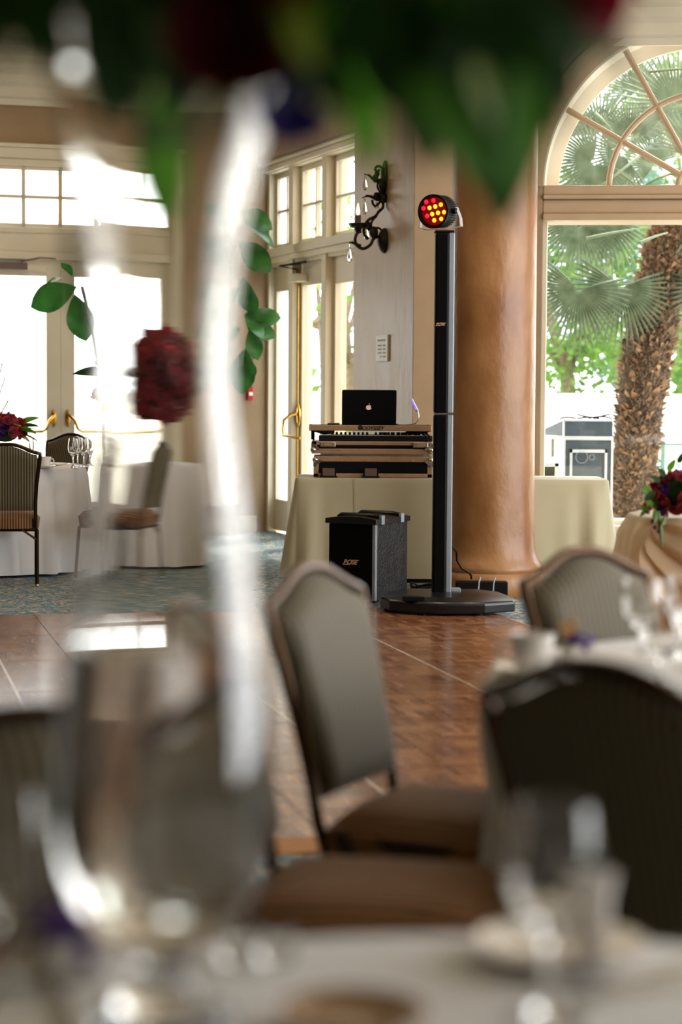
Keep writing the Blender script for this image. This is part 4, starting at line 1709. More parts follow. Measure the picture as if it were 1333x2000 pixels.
bp_ = MB()
p_ = sp2(*zq(905, 1510))
bp_.lathe([(.001, 0), (.095, 0), (.095, .012), (.075, .035), (.04, .055), (.001, .06)], 24, T(0, -.0, p_.z) @ RX(PI / 2) @ Matrix.Diagonal((.7, 1, 1, 1)))
obj('backplate', bp_, m_iron, scn)
bp_ = MB()
p_ = sp2(*zq(890, 400))
bp_.lathe([(.001, 0), (.10, 0), (.10, .012), (.06, .03), (.001, .035)], 24, T(0, -.0, p_.z) @ RX(PI / 2) @ Matrix.Diagonal((.45, 1.2, 1, 1)))
obj('backplate', bp_, m_iron, scn)
ar_ = MB()
ar_.tube(path([(880, 1480), (800, 1440), (710, 1480), (660, 1580), (540, 1650), (430, 1600), (390, 1490), (430, 1380), (490, 1350)]), .012, 8)
ar_.tube(path([(490, 1600), (420, 1580), (350, 1550), (280, 1545)]), [.011] * 8 + [.009] * 4 + [.005] * 4, 8)
ar_.tube(path([(880, 860), (870, 940), (800, 1010), (740, 1090), (640, 1140), (570, 1220), (540, 1330), (560, 1420), (620, 1480)]), .011, 8)
ar_.tube(path([(760, 1090), (700, 1150), (670, 1230), (690, 1320), (720, 1400)]), .009, 8)
ar_.tube(path([(900, 260), (880, 420), (840, 560), (850, 700), (880, 860)]), .017, 8)
ar_.tube(path([(880, 280), (820, 220), (760, 230), (740, 280), (790, 310), (810, 270)]), .010, 8)
ar_.tube(path([(840, 470), (760, 470), (690, 430), (640, 380), (550, 355)]), [.016] * 6 + [.012] * 6 + [.009] * 5 + [.004] * 4, 8)
ar_.tube(path([(850, 780), (760, 790), (680, 750), (600, 735), (515, 770)]), [.016] * 6 + [.012] * 6 + [.009] * 5 + [.004] * 4, 8)
ar_.tube(path([(850, 800), (760, 910), (700, 870), (690, 800)]), .009, 8)
ar_.tube(path([(720, 1440), (700, 1340), (780, 1290), (850, 1330), (880, 1400)]), .008, 8)
obj('scroll_arm', ar_, m_iron, scn)
lv = MB()
for (cx, cy, r, dx) in ((840, 560, .045, .03), (850, 560, .045, -.03), (880, 780, .04, .03), (870, 700, .04, -.03), (700, 1370, .05, .02), (640, 1260, .04, -.02), (760, 740, .035, 0), (730, 430, .035, .015), (790, 340, .03, -.02)):
    q_ = sp2(*zq(cx, cy), dx)
    lv.ball(q_, r, 10, 6, sx=.4, sy=.7, sz=.9)
obj('acanthus_leaf', lv, m_iron, scn)
cup = MB()
pc0 = sp2(*zq(440, 1250))
cup.lathe([(.002, -.05), (.02, -.045), (.03, -.02), (.06, -.01), (.075, .015), (.07, .018), (.03, .005), (.002, .0)], 18, T(pc0.x, pc0.y, pc0.z))
obj('drip_cup', cup, m_iron, scn)
cs = MB()
pc1 = sp2(*zq(400, 1070))
hgt = pc1.z - pc0.z
cs.lathe([(.022, 0), (.022, hgt), (.004, hgt + .004)], 16, T(pc0.x, pc0.y, pc0.z))
obj('candle', cs, m_lampbrown, scn)
fm_ = MB().lathe([(.002, 0), (.012, .012), (.015, .03), (.010, .055), (.002, .09)], 14, T(pc0.x, pc0.y, pc0.z + hgt))
obj('flame_bulb', fm_, m_flame, scn)
for (ctop, cbot, r) in (((565, 370), (570, 640), .020), ((560, 770), (545, 1060), .018), ((295, 1560), (295, 1890), .019), ((755, 400), (770, 510), .022), ((590, 1240), (620, 1500), .022), ((770, 860), (790, 960), .018)):
    a_, b_ = sp2(*zq(*ctop)), sp2(*zq(*cbot))
    L_ = a_.z - b_.z
    cm_ = MB()
    nb_ = 3
    for k in range(nb_):
        cm_.ball((0, 0, -L_ * .08 * (k + .5)), .008, 8, 5)
    cm_.lathe([(.001, -L_ * .22), (r * .35, -L_ * .32), (r * .6, -L_ * .5), (r, -L_ * .78), (r * .7, -L_ * .93), (.001, -L_)], 6)
    obj('crystal_drop', cm_, m_crystal, scn, smooth=0, M=T(a_.x, a_.y, a_.z))

# wall plaque (licence sheet) and fire alarm
pu0, pu1 = wall_u(737.5, C0, dB), wall_u(760.5, C0, dB)
ppt = C0 + dB * ((pu0 + pu1) / 2)
pz1, pz0 = at(748, 654, ppt.y).z, at(748, 706, ppt.y).z
plq = tag(obj('wall_plaque', MB().box(pu0, pu1, -.016, 0, pz0, pz1), m_plaque, smooth=0, bevel=.003, M=MBm), 'small white printed notice panel on the plaster pier behind the laptop', 'sign')
pm = MB()
W_, H_ = pu1 - pu0, pz1 - pz0
pm.box(pu0 + W_ * .15, pu0 + W_ * .82, -.0175, -.016, pz1 - H_ * .24, pz1 - H_ * .17)
for k, (fa, fb) in enumerate(((.18, .50), (.18, .50), (.18, .50), (.40, .50))):
    zc_ = pz1 - H_ * (.40 + .14 * k)
    pm.box(pu0 + W_ * fa, pu0 + W_ * fb, -.0175, -.016, zc_ - H_ * .03, zc_ + H_ * .03)
    pm.box(pu0 + W_ * .62, pu0 + W_ * .84, -.0175, -.016, zc_ - H_ * .03, zc_ + H_ * .03)
obj('printed_row', pm, m_grey, plq, smooth=0)
fu = wall_u(487, C0, dA)
fp_ = C0 + dA * fu
fz1, fz0 = at(487, 755, fp_.y).z, at(487, 782, fp_.y).z
fa_ = thing('fire_alarm', 'small red fire alarm pull station on the wall by the glazed door', 'fire alarm', (0, 0, 0))
fa_.matrix_world = MA
obj('housing', MB().box(fu - .025, fu + .025, -.05, 0, fz0, fz1), m_firered, fa_, smooth=0, bevel=.004)
obj('pull_handle', MB().box(fu - .018, fu + .018, -.062, -.048, fz0 + (fz1 - fz0) * .35, fz0 + (fz1 - fz0) * .6), m_plaque, fa_, smooth=0, bevel=.003)

# ------------------------------------------------------------------ plants and flowers
def leaf_mesh(name, L, Wd, droop, m, fold=.25, nl=9, nw=4, wavy=0.0, shape=.8):
    P = []
    for i in range(nl + 1):
        t = i / nl
        w_ = Wd * (math.sin(PI * min(1, t ** shape)) ** .75) * .5 + (.0015 if 0 < i < nl else .0006)
        row = []
        for j in range(nw + 1):
            u = -1 + 2 * j / nw
            x = u * w_
            y = L * t
            z = -droop * L * t * t + abs(u) * w_ * fold + wavy * math.sin(t * 9 + u * 2) * w_
            row.append((x, y, z))
        P.append(row)
    mb = MB()
    mb.grid(P)
    return mesh(name, mb, m, 60)


def rose_mesh(name, r, m, seed=1, n=19):
    """cupped petals in a spiral"""
    mb = MB()
    rnd_ = random.Random(seed)
    for k in range(n):
        f = k / (n - 1)
        ang = k * 2.4
        open_ = .10 + 1.0 * f
        pr_ = r * (.28 + .72 * f)
        hw = .75 + .25 * f
        P = []
        for i in range(5):
            t = i / 4
            row = []
            for j in range(5):
                u = -1 + 2 * j / 4
                a = ang + u * hw * (.35 + .65 * t)
                rad = pr_ * (.22 + .78 * (t ** .7) * (math.sin(open_) * .8 + .2))
                z = r * (-.55 + 1.25 * t * (1 - .38 * f)) - r * .10 * u * u * t - (r * .22 * f * max(0, t - .7) / .3)
                row.append((rad * math.cos(a), rad * math.sin(a), z))
            P.append(row)
        mb.grid(P)
    return mesh(name, mb, m, 70)


def orient(p, dirv, roll=0.0, s=1.0):
    """matrix with local z along dirv"""
    q = Vector(dirv).to_track_quat('Z', 'Y').to_matrix().to_4x4()
    return Matrix.Translation(p) @ q @ RZ(roll) @ Matrix.Diagonal((s, s, s, 1))


def leaf_M(p, tip, up=(0, 0, 1), s=1.0, roll=0.0):
    """matrix with local y towards tip direction, z near up"""
    y = Vector(tip).normalized()
    z = Vector(up)
    x = y.cross(z)
    if x.length < 1e-3:
        x = y.orthogonal()
    x.normalize()
    z = x.cross(y)
    return frame_M(p, x, y, z) @ RY(roll) @ Matrix.Diagonal((s, s, s, 1))


rose_red = rose_mesh('rose', .035, m_red, 1)
rose_dark = rose_mesh('rose', .035, m_darkred, 2)
rose_pur = rose_mesh('rose', .030, m_purple, 3, 13)
rose_vio = rose_mesh('flower', .030, m_violet, 4, 11)
leaf_s = leaf_mesh('leaf', .085, .036, .25, m_leafdark)
leaf_g = leaf_mesh('leaf', .085, .040, .30, m_leaf)
leaf_l = leaf_mesh('leaf', .075, .030, .3, m_leaflime)


def bouquet(root, c, R, n, seed, scale=1.0, kinds=None, squash=.75, down=-.2, nleaf=14, core=None):
    rnd_ = random.Random(seed)
    kinds = kinds or [(rose_red, 'rose'), (rose_red, 'rose'), (rose_dark, 'rose'), (rose_pur, 'purple_flower')]
    c = Vector(c)
    ga = 2.399963
    for k in range(n):
        z = 1 - (1 - down) * (k + .5) / n
        rr = math.sqrt(max(0, 1 - z * z))
        a = k * ga + rnd_.uniform(-.2, .2)
        d = Vector((rr * math.cos(a), rr * math.sin(a), z))
        me, nm = rnd_.choice(kinds)
        p = c + Vector((d.x * R, d.y * R, d.z * R * squash)) * rnd_.uniform(.88, 1.06)
        obj(nm, me, parent=root, M=orient(p, d, rnd_.uniform(0, 6), scale * rnd_.uniform(.85, 1.2)))
    for k in range(nleaf):
        z = rnd_.uniform(-.5, .5)
        a = rnd_.uniform(0, 6.283)
        d = Vector((math.cos(a), math.sin(a), z)).normalized()
        p = c + Vector((d.x * R, d.y * R, d.z * R * squash)) * .75
        obj('leaf', rnd_.choice((leaf_s, leaf_g, leaf_l)), parent=root, M=leaf_M(p, d + Vector((0, 0, rnd_.uniform(-.3, .3))), s=scale * rnd_.uniform(.9, 1.5), roll=rnd_.uniform(-.8, .8)))
    # inner core of packed stems and foliage
    cb = MB().ball(c, R * .78, 14, 8, sz=squash)
    cb = MB().lathe([(max(1e-3, R * .8 * math.cos(a_)), squash * R * .8 * math.sin(a_)) for a_ in [(-PI / 2 + PI * i / 8) for i in range(9)]], 16, Matrix.Translation(c))
    obj('foliage_core', cb, core or m_leafdark, root)


def goblet(label, loc, h=.185, rb=.040, rt=.034, group=None, rf=.036, name='wine_glass'):
    hs = h * .42
    prof_o = [(.002, 0), (rf * .96, 0), (rf, .0025), (rf * .6, .006), (.008, .012), (.0048, .03), (.0045, hs * .75), (.007, hs * .93), (rb * .55, hs + h * .035), (rb * .88, hs + h * .12),
              (rb, hs + h * .24), (rb * .97, hs + h * .38), (rt, h)]
    t = .0012
    prof_i = [(rt - t, h - .0002), (rb * .97 - t, hs + h * .38), (rb - t, hs + h * .24), (rb * .88 - t, hs + h * .125), (rb * .5, hs + h * .05), (.002, hs + h * .03)]
    o = obj(name, MB().lathe(prof_o + prof_i, 40), m_glass, smooth=60, M=T(*loc))
    tag(o, label, 'wine glass', group)
    return o


def glint_glass(label, loc, h, rb, rt, group=None):
    o = obj('glint_glass', MB().lathe([(.002, 0), (rb, 0), (rb + .001, .004), (rt, h), (rt - .0015, h), (rb - .0015, .012), (.002, .010)], 32), m_glass, smooth=60, M=T(*loc))
    return tag(o, label, 'glass', group)


def cup_thing(label, loc, rz=0, r=.042, h=.072):
    t = thing('coffee_cup', label, 'cup', loc, rz)
    obj('bowl', MB().lathe([(.002, .003), (r * .62, .003), (r * .64, 0), (r * .68, 0), (r * .74, .008), (r * .88, h * .4), (r * .97, h * .8), (r, h), (r - .003, h), (r * .93 - .003, h * .75), (r * .84 - .003, h * .4), (r * .6, .012), (.002, .010)], 40), m_china, t, smooth=60)
    obj('handle', MB().tube([(r * .93, 0, h * .78), (r + .018, 0, h * .82), (r + .027, 0, h * .6), (r + .02, 0, h * .36), (r * .84, 0, h * .25)], .0042, 8), m_china, t, smooth=60)
    return t


def saucer(label, loc, r=.078, name='saucer', m=None, h=.016, cat='saucer', group=None):
    o = obj(name, MB().lathe([(.002, .0), (r * .52, 0), (r * .56, .003), (r * .8, .007), (r, h), (r, h + .002), (r * .97, h + .0025), (r * .78, .010), (r * .5, .0055), (.002, .0055)], 48), m or m_china, smooth=60, M=T(*loc))
    return tag(o, label, cat, group)


def favour(label, loc, rz=0, tag_up=True, s=1.0):
    t = thing('favour_box', label, 'party favour', loc, rz)
    obj('box', MB().box(-.028 * s, .028 * s, -.028 * s, .028 * s, 0, .026 * s), m_napkin, t, smooth=0, bevel=.002)
    rb_ = MB()
    rb_.box(-.029 * s, .029 * s, -.006, .006, .0, .0268 * s)
    rb_.box(-.006, .006, -.029 * s, .029 * s, .0, .0268 * s)
    obj('ribbon', rb_, m_ribbon, t, smooth=0)
    bw = MB()
    for k in range(5):
        a = k * 2 * PI / 5
        P = []
        for i in range(7):
            q = i / 6 * PI
            d = .034 * s * math.sin(q)
            P.append([(d * math.cos(a) + y * -math.sin(a), d * math.sin(a) + y * math.cos(a), .027 * s + .022 * s * (1 - math.cos(q)) * .5) for y in (-.009 * s, .009 * s)])
        bw.grid(P)
    obj('bow', bw, m_ribbon, t, smooth=60, thick=.001)
    if tag_up:
        obj('tag', MB().box(-.018, .018, -.001, .001, 0, .042), m_tan, t, smooth=0, M=T(-.015, .0, .036 * s) @ RX(-.3) @ RY(-.2))
    return t


def piece_cutlery(kind, label, loc, rz, group):
    mb = MB()
    if kind == 'knife':
        mb.box(-.005, .005, -.10, -.01, .001, .005)
        mb.add([(-.005, -.01, .0015), (.007, -.01, .0015), (.009, .06, .0015), (.002, .10, .0015), (-.005, .08, .0015), (-.005, -.01, .004), (.004, -.01, .003), (.006, .06, .0025), (.001, .10, .002), (-.005, .08, .004)],
               [(4, 3, 2, 1, 0), (5, 6, 7, 8, 9), (0, 1, 6, 5), (1, 2, 7, 6), (2, 3, 8, 7), (3, 4, 9, 8), (4, 0, 5, 9)])
    else:
        mb.tube([(0, -.10, .003), (0, -.05, .005), (0, .03, .006), (0, .05, .004)], [.006, .0045, .003, .0035], 8)
        mb.ball((0, .075, .007), .03, 12, 6, sx=.55, sy=1, sz=.14)
    o = obj(kind, mb, m_silver, smooth=40, M=T(*loc) @ RZ(rz))
    return tag(o, label, 'cutlery', group)


# ---- near table: the tall vase
VC = atz(318, 2006, TZ)
VC.z = TZ + .0015
VH0 = VC.y


def vz(py):
    return at(318, py, VH0).z - VC.z


sc_px = VH0 / F
prof = [(65, 246), (130, 232), (260, 192), (400, 158), (520, 138), (620, 128), (720, 124), (820, 131), (950, 150), (1080, 168), (1180, 180), (1290, 193), (1400, 203), (1520, 211), (1620, 211), (1690, 200), (1750, 180),
        (1795, 150), (1825, 112), (1845, 78), (1862, 58)]
outer = [(r * sc_px, vz(y)) for y, r in prof][::-1]
foot = [(.002, 0), (.060, 0), (.063, .004), (.062, .010), (.045, .020), (.028, .034), (.021, .048)]
foot = [p for p in foot if p[1] < outer[0][1] - .004]
th = .0015
inner = [(max(.004, r - th), z) for r, z in outer[::-1]]
inner = [p for p in inner if p[0] > .03]
inner[0] = (inner[0][0], inner[0][1] - .0005)
zbot = inner[-1][1] + .004
inner += [(.018, zbot - .012), (.002, zbot - .015)]
vase = tag(obj('glass_vase', MB().lathe(foot + outer + inner, 72), m_glass, smooth=60, M=T(*VC)), 'tall clear waisted glass vase standing on the near white table', 'vase')

zw = vz(1255)
wp = [(r, z) for r, z in inner[::-1] if z < zw]
wp = [(r + .0006, z) for r, z in wp]
rw = wp[-1][0] - .001
wp += [(rw, zw), (.001, zw)]
m_water = mat('water', (1, 1, 1, 1), 0.0, trans=1.0)
m_water.node_tree.nodes['Principled BSDF'].inputs['IOR'].default_value = 1.33
obj('water', MB().lathe(wp, 72), m_water, vase, smooth=60)

# ---- the big arrangement on top of it
bq = thing('flower_arrangement', 'big arrangement of broad leaves, red roses and violet flowers above the near tall vase', 'flowers', (0, 0, 0))
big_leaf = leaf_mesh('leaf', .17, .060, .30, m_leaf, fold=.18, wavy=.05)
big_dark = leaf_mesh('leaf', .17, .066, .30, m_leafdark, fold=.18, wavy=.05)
big_lime = leaf_mesh('leaf', .14, .05, .30, m_leaflime, fold=.2, wavy=.05)  # for leaves catching light, the brightness is put into the colour
top = Vector((VC.x + .03, VC.y, at(318, 20, VH0).z + .02))


def put_leaf(me, a, b_, Y, dY=0.0, up=(0, -1, .35), roll=0.0, L0=.17):
    """leaf from pixel a to pixel b at depth Y (tip dY deeper)"""
    Y *= 1.5
    p, q = at(*a, Y), at(*b_, Y + dY)
    v = q - p
    obj('leaf', me, parent=bq, M=leaf_M(p, v, up, s=v.length / L0 / .97, roll=roll))


rnd = random.Random(12)
# hanging broad leaves on the right (the dark mass and its lit tips, shade and light put into the leaf colours)
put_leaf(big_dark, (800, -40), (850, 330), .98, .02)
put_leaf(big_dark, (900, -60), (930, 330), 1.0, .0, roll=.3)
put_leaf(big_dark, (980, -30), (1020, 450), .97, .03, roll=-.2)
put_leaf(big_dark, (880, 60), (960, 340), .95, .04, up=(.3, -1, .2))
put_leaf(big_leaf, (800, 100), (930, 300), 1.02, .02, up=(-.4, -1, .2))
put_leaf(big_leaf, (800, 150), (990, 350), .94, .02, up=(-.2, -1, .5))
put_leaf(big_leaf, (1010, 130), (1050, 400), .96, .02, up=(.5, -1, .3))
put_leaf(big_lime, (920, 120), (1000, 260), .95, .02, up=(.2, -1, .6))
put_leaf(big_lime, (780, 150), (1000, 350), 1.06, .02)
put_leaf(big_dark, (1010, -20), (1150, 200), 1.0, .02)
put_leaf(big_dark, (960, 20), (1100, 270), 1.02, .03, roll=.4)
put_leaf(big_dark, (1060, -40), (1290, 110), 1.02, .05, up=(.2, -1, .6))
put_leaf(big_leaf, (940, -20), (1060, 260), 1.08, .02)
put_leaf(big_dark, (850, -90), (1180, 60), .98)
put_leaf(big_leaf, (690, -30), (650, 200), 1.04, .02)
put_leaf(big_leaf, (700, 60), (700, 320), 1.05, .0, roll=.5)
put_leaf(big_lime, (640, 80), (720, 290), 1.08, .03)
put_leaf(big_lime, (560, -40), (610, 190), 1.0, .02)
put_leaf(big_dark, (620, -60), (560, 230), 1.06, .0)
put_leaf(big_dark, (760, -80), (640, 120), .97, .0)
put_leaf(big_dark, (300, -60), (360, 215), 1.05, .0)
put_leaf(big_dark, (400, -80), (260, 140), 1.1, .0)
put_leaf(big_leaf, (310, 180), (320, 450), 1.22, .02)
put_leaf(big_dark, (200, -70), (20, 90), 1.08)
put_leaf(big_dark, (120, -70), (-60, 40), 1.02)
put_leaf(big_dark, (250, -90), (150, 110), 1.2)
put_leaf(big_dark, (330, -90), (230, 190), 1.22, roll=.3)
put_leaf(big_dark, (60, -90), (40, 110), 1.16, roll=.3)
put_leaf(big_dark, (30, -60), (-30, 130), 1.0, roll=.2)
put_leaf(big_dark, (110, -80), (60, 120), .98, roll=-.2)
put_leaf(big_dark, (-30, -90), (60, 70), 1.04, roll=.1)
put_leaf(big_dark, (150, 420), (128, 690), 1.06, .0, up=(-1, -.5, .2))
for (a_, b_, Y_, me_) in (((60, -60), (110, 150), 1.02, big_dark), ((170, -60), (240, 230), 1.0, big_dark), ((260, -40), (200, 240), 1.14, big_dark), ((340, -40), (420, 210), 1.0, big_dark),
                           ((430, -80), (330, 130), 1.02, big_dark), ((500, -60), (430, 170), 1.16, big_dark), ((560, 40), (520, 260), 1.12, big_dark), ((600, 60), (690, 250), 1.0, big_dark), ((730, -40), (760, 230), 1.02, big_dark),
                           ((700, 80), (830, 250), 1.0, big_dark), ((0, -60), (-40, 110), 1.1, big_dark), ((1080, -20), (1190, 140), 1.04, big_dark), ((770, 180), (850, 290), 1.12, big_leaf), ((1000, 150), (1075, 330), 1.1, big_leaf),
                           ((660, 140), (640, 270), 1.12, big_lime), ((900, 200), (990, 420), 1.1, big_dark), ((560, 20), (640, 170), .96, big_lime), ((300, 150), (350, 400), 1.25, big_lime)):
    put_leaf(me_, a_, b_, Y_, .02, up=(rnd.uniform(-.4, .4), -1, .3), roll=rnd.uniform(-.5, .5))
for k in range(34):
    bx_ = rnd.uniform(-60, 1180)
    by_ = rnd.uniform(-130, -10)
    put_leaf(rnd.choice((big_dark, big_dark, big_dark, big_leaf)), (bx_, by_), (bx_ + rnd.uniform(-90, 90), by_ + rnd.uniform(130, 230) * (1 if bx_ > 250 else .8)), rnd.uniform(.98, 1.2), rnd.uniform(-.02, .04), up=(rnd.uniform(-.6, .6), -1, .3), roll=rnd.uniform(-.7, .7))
for k in range(46):
    a = rnd.uniform(0, 6.283)
    r_ = rnd.uniform(.05, .24)
    p = Vector((top.x + .09 + math.cos(a) * r_ * 1.15, top.y + math.sin(a) * r_ * .7, top.z + rnd.uniform(.015, .10)))
    d = Vector((math.cos(a), math.sin(a), rnd.uniform(-.55, .35)))
    obj('leaf', rnd.choice((big_dark, big_dark, big_leaf)), parent=bq, M=leaf_M(p, d, s=rnd.uniform(.55, .9), roll=rnd.uniform(-.6, .6)))
for (px, py, Y, me, s) in ((470, 40, 1.0, rose_dark, 1.9), (420, 10, 1.08, rose_red, 1.7), (585, 205, 1.02, rose_vio, 1.35), (1165, -12, 1.02, rose_red, 1.3), (540, 100, 1.12, rose_dark, 1.3), (640, -30, 1.05, rose_pur, 1.5), (800, -40, 1.1, rose_red, 1.6), (260, -40, 1.1, rose_pur, 1.4), (100, -50, 1.12, rose_red, 1.4), (940, -60, 1.12, rose_dark, 1.5)):
    p = at(px, py, Y * 1.5)
    d = (p - top - Vector((.09, 0, .0))).normalized() + Vector((0, -.5, -.1))
    obj('rose' if me not in (rose_vio, rose_pur) else 'violet_flower', me, parent=bq, M=orient(p, d, rnd.uniform(0, 6), s))
stm = MB()
for k in range(9):
    a = k * .7
    stm.tube([top + Vector((math.cos(a) * .12 + .05, math.sin(a) * .08, .04)), top + Vector((math.cos(a) * .05, math.sin(a) * .05, -.06)), top + Vector((math.cos(a + .3) * .02 - .03, math.sin(a + .3) * .02, -.13))], .0035, 6)
obj('stem', stm, m_stem, bq)

# ---- near table setting
zt = TZ + .0012
gl1 = atz(1075, 1990, zt)
goblet('stemmed water glass on the near table in front of the dark chair', gl1, .186, .0395, .0335, 'stemmed glasses')
gl2 = atz(10, 1950, zt)
goblet('stemmed water glass at the edge of the near table before the small purple favour box', gl2, .185, .036, .030, 'stemmed glasses')
pl = atz(1095, 1872, zt)
saucer('white china plate with raised rim behind the near stemmed glass', pl, .083, 'side_plate', cat='plate')
cr_ = thing('cream_jug', 'small white flared china jug behind the near stemmed glass', 'jug', (atz(1160, 1872, zt).x, pl.y + .005, zt + .0065))
cr_.scale = (.72, .72, .92)
obj('body', MB().lathe([(.002, 0), (.018, 0), (.020, .004), (.021, .03), (.023, .055), (.030, .083), (.0285, .0835), (.021, .055), (.018, .008), (.002, .006)], 32), m_china, cr_, smooth=60)
obj('handle', MB().tube([(-.024, 0, .07), (-.042, 0, .068), (-.045, 0, .045), (-.036, 0, .025), (-.020, 0, .02)], .0035, 8), m_china, cr_, smooth=60)
k1 = atz(1265, 1925, zt)
piece_cutlery('knife', 'table knife lying beside the near white plate, closer to the glass', k1, -1.0, 'near table cutlery')
piece_cutlery('spoon', 'teaspoon lying beside the near white plate, further from the glass', atz(1315, 1905, zt), -.95, 'near table cutlery')
k3 = atz(130, 1975, zt)
piece_cutlery('fork', 'fork lying on the near cloth beside the foot of the tall vase', k3, .25, 'near table cutlery')
saucer('brown glazed dish at the near edge of the near table', atz(690, 2010, zt), .062, 'brown_dish', m_coffee, cat='dish')
fb = atz(148, 1893, zt)
favour('white favour box with a purple bow on the near table beside the tall vase', fb, .4, False, 1.25)
nk = atz(60, 1900, zt)
npk = MB()
P = []
for i in range(9):
    P.append([(-.07 + .14 * j / 8, -.045 + .09 * i / 8, .004 + .008 * math.exp(-((i - 4) ** 2) / 6) + .002 * math.sin(j * 1.3)) for j in range(9)])
npk.grid(P)
tag(obj('folded_napkin', npk, m_napkin, smooth=60, thick=.006, M=T(nk.x, nk.y, zt) @ RZ(.3)), 'folded white napkin on the near table under the purple favour box side', 'napkin')
nk = atz(210, 1985, zt)
menu = tag(obj('menu_card', MB().box(-.05, .05, -.08, .08, 0, .0016), m_napkin, smooth=0, M=T(nk.x - .06, nk.y, zt) @ RZ(-.3)), 'white menu card lying flat on the near cloth beside the vase foot', 'menu card')
salt = atz(15, 1905, zt)
tag(obj('bread_roll', MB().ball((0, 0, .016), .03, 16, 8, sx=1.3, sz=.55), m_coffee, smooth=60, M=T(salt.x - .03, salt.y, zt)), 'small brown bread roll at the edge of the near table', 'bread roll')
lt = atz(500, 1850, zt)
for i, (px, py, lab) in enumerate(((466, 1862, 'small clear glass added for a glint on the near table, closest to the tall vase'), (540, 1862, 'small clear glass added for a glint on the near table, further from the tall vase'))):
    p = atz(px, py + 12, zt)  # added glasses standing in for window glints at the vase foot
    glint_glass(lab, p, .028, .016, .019, 'glasses added for glints')

# ---- right-hand table setting
zt = TZ + .0012
cp = atz(1040, 1318, zt)
saucer('white saucer under the coffee cup on the right-hand table', cp, .078)
cup_thing('white coffee cup on a saucer in front of the striped chair on the right-hand table', (cp.x, cp.y, zt + .0057), PI + .2, .0425, .074)
piece_cutlery('spoon', 'teaspoon on the cloth in front of the coffee cup saucer', (cp.x - .02, cp.y - .085, zt), 1.2, 'right table cutlery')
fv = atz(1132, 1284, zt)
favour('purple ribboned favour with an upright tan tag beside the coffee cup', fv, .3, True)
for i, (px, py, h_, lab) in enumerate(((1252, 1290, .165, 'stemmed glass on the right-hand table, the one nearest the coffee cup'), (1338, 1285, .165, 'stemmed glass on the right-hand table, second from the coffee cup'), (1290, 1345, .15, 'stemmed glass on the right-hand table, standing in front of the other two'))):
    goblet(lab, atz(px, py, zt), h_, .040, .038, 'stemmed glasses on the right table')
nk = atz(1200, 1310, zt)
npk = MB()
P = []
for i in range(11):
    t = i / 10
    P.append([(-.10 + .2 * t, -.035 + .07 * j / 6 * (1 - .5 * t), .012 + .028 * math.sin(j / 6 * PI) * (1 - .6 * t)) for j in range(7)])
npk.grid(P)
tag(obj('folded_napkin', npk, m_napkin, smooth=60, thick=.004, M=T(nk.x, nk.y, zt) @ RZ(.2)), 'folded white napkin between the coffee cup and the glasses', 'napkin')
saucer('white dinner plate behind the folded napkin on the right-hand table', (nk.x + .30, nk.y + .03, zt), .12, 'dinner_plate', cat='plate')

# ---- far table setting
zt = TZ + .0012
fc = Vector((FT[0], FT[1], zt))


def on_far(px, Y):
    Yr = FT[1] + (Y - 9.36)
    p = at(px, 905, Yr)
    return (p.x, Yr, zt)


for i, (px, Y, lab) in enumerate(((143, 8.86, 'stemmed glass on the far white table, nearest the dance floor'), (152, 9.12, 'stemmed glass on the far white table, just behind the nearest one'), (164, 9.02, 'stemmed glass on the far white table, closest to the tall near vase'), (176, 9.3, 'stemmed glass on the far white table, nearest its chair by the tall vase'), (50, 8.84, 'stemmed glass on the far white table beside the red centrepiece'), (57, 9.3, 'stemmed glass on the far white table behind the cup'))):
    goblet(lab, on_far(px, Y), .20 if i != 4 else .17, .036, .031, 'stemmed glasses on the far table')
cpf = on_far(88, 8.85)
saucer('white saucer under the cup on the far white table', cpf, .075)
cup_thing('white cup on the far white table beside the chair seen from behind', (cpf[0], cpf[1], zt + .0057), -.4, .043, .07)
saucer('white side plate on the far white table behind the cup', on_far(118, 9.15), .085, 'side_plate', cat='plate')
nkf = on_far(120, 8.80)
P = [[(-.07 + .14 * i / 6, -.05 + .1 * j / 6, .003 + .03 * math.exp(-((j - 3) ** 2) / 3) * (i / 6)) for j in range(7)] for i in range(7)]
tag(obj('folded_napkin', MB().grid(P), m_napkin, smooth=60, thick=.003, M=T(*nkf)), 'folded white napkin on the far white table in front of the stemmed glasses', 'napkin')
# low red centrepiece
cpos = at(10, 845, 14.025)
bw_ = thing('flower_bowl', 'low centrepiece of red and purple flowers on the far white table', 'flowers', (cpos.x, cpos.y, zt))
obj('bowl', MB().lathe([(.002, 0), (.05, 0), (.07, .03), (.085, .09), (.080, .09), (.066, .034), (.002, .01)], 28), m_glass, bw_, smooth=60)
bouquet(bw_, (0, 0, cpos.z - zt + .02), .135, 38, 5, 1.25, [(rose_red, 'rose')] * 5 + [(rose_pur, 'purple_flower')] * 2, .8, -.35, 16)
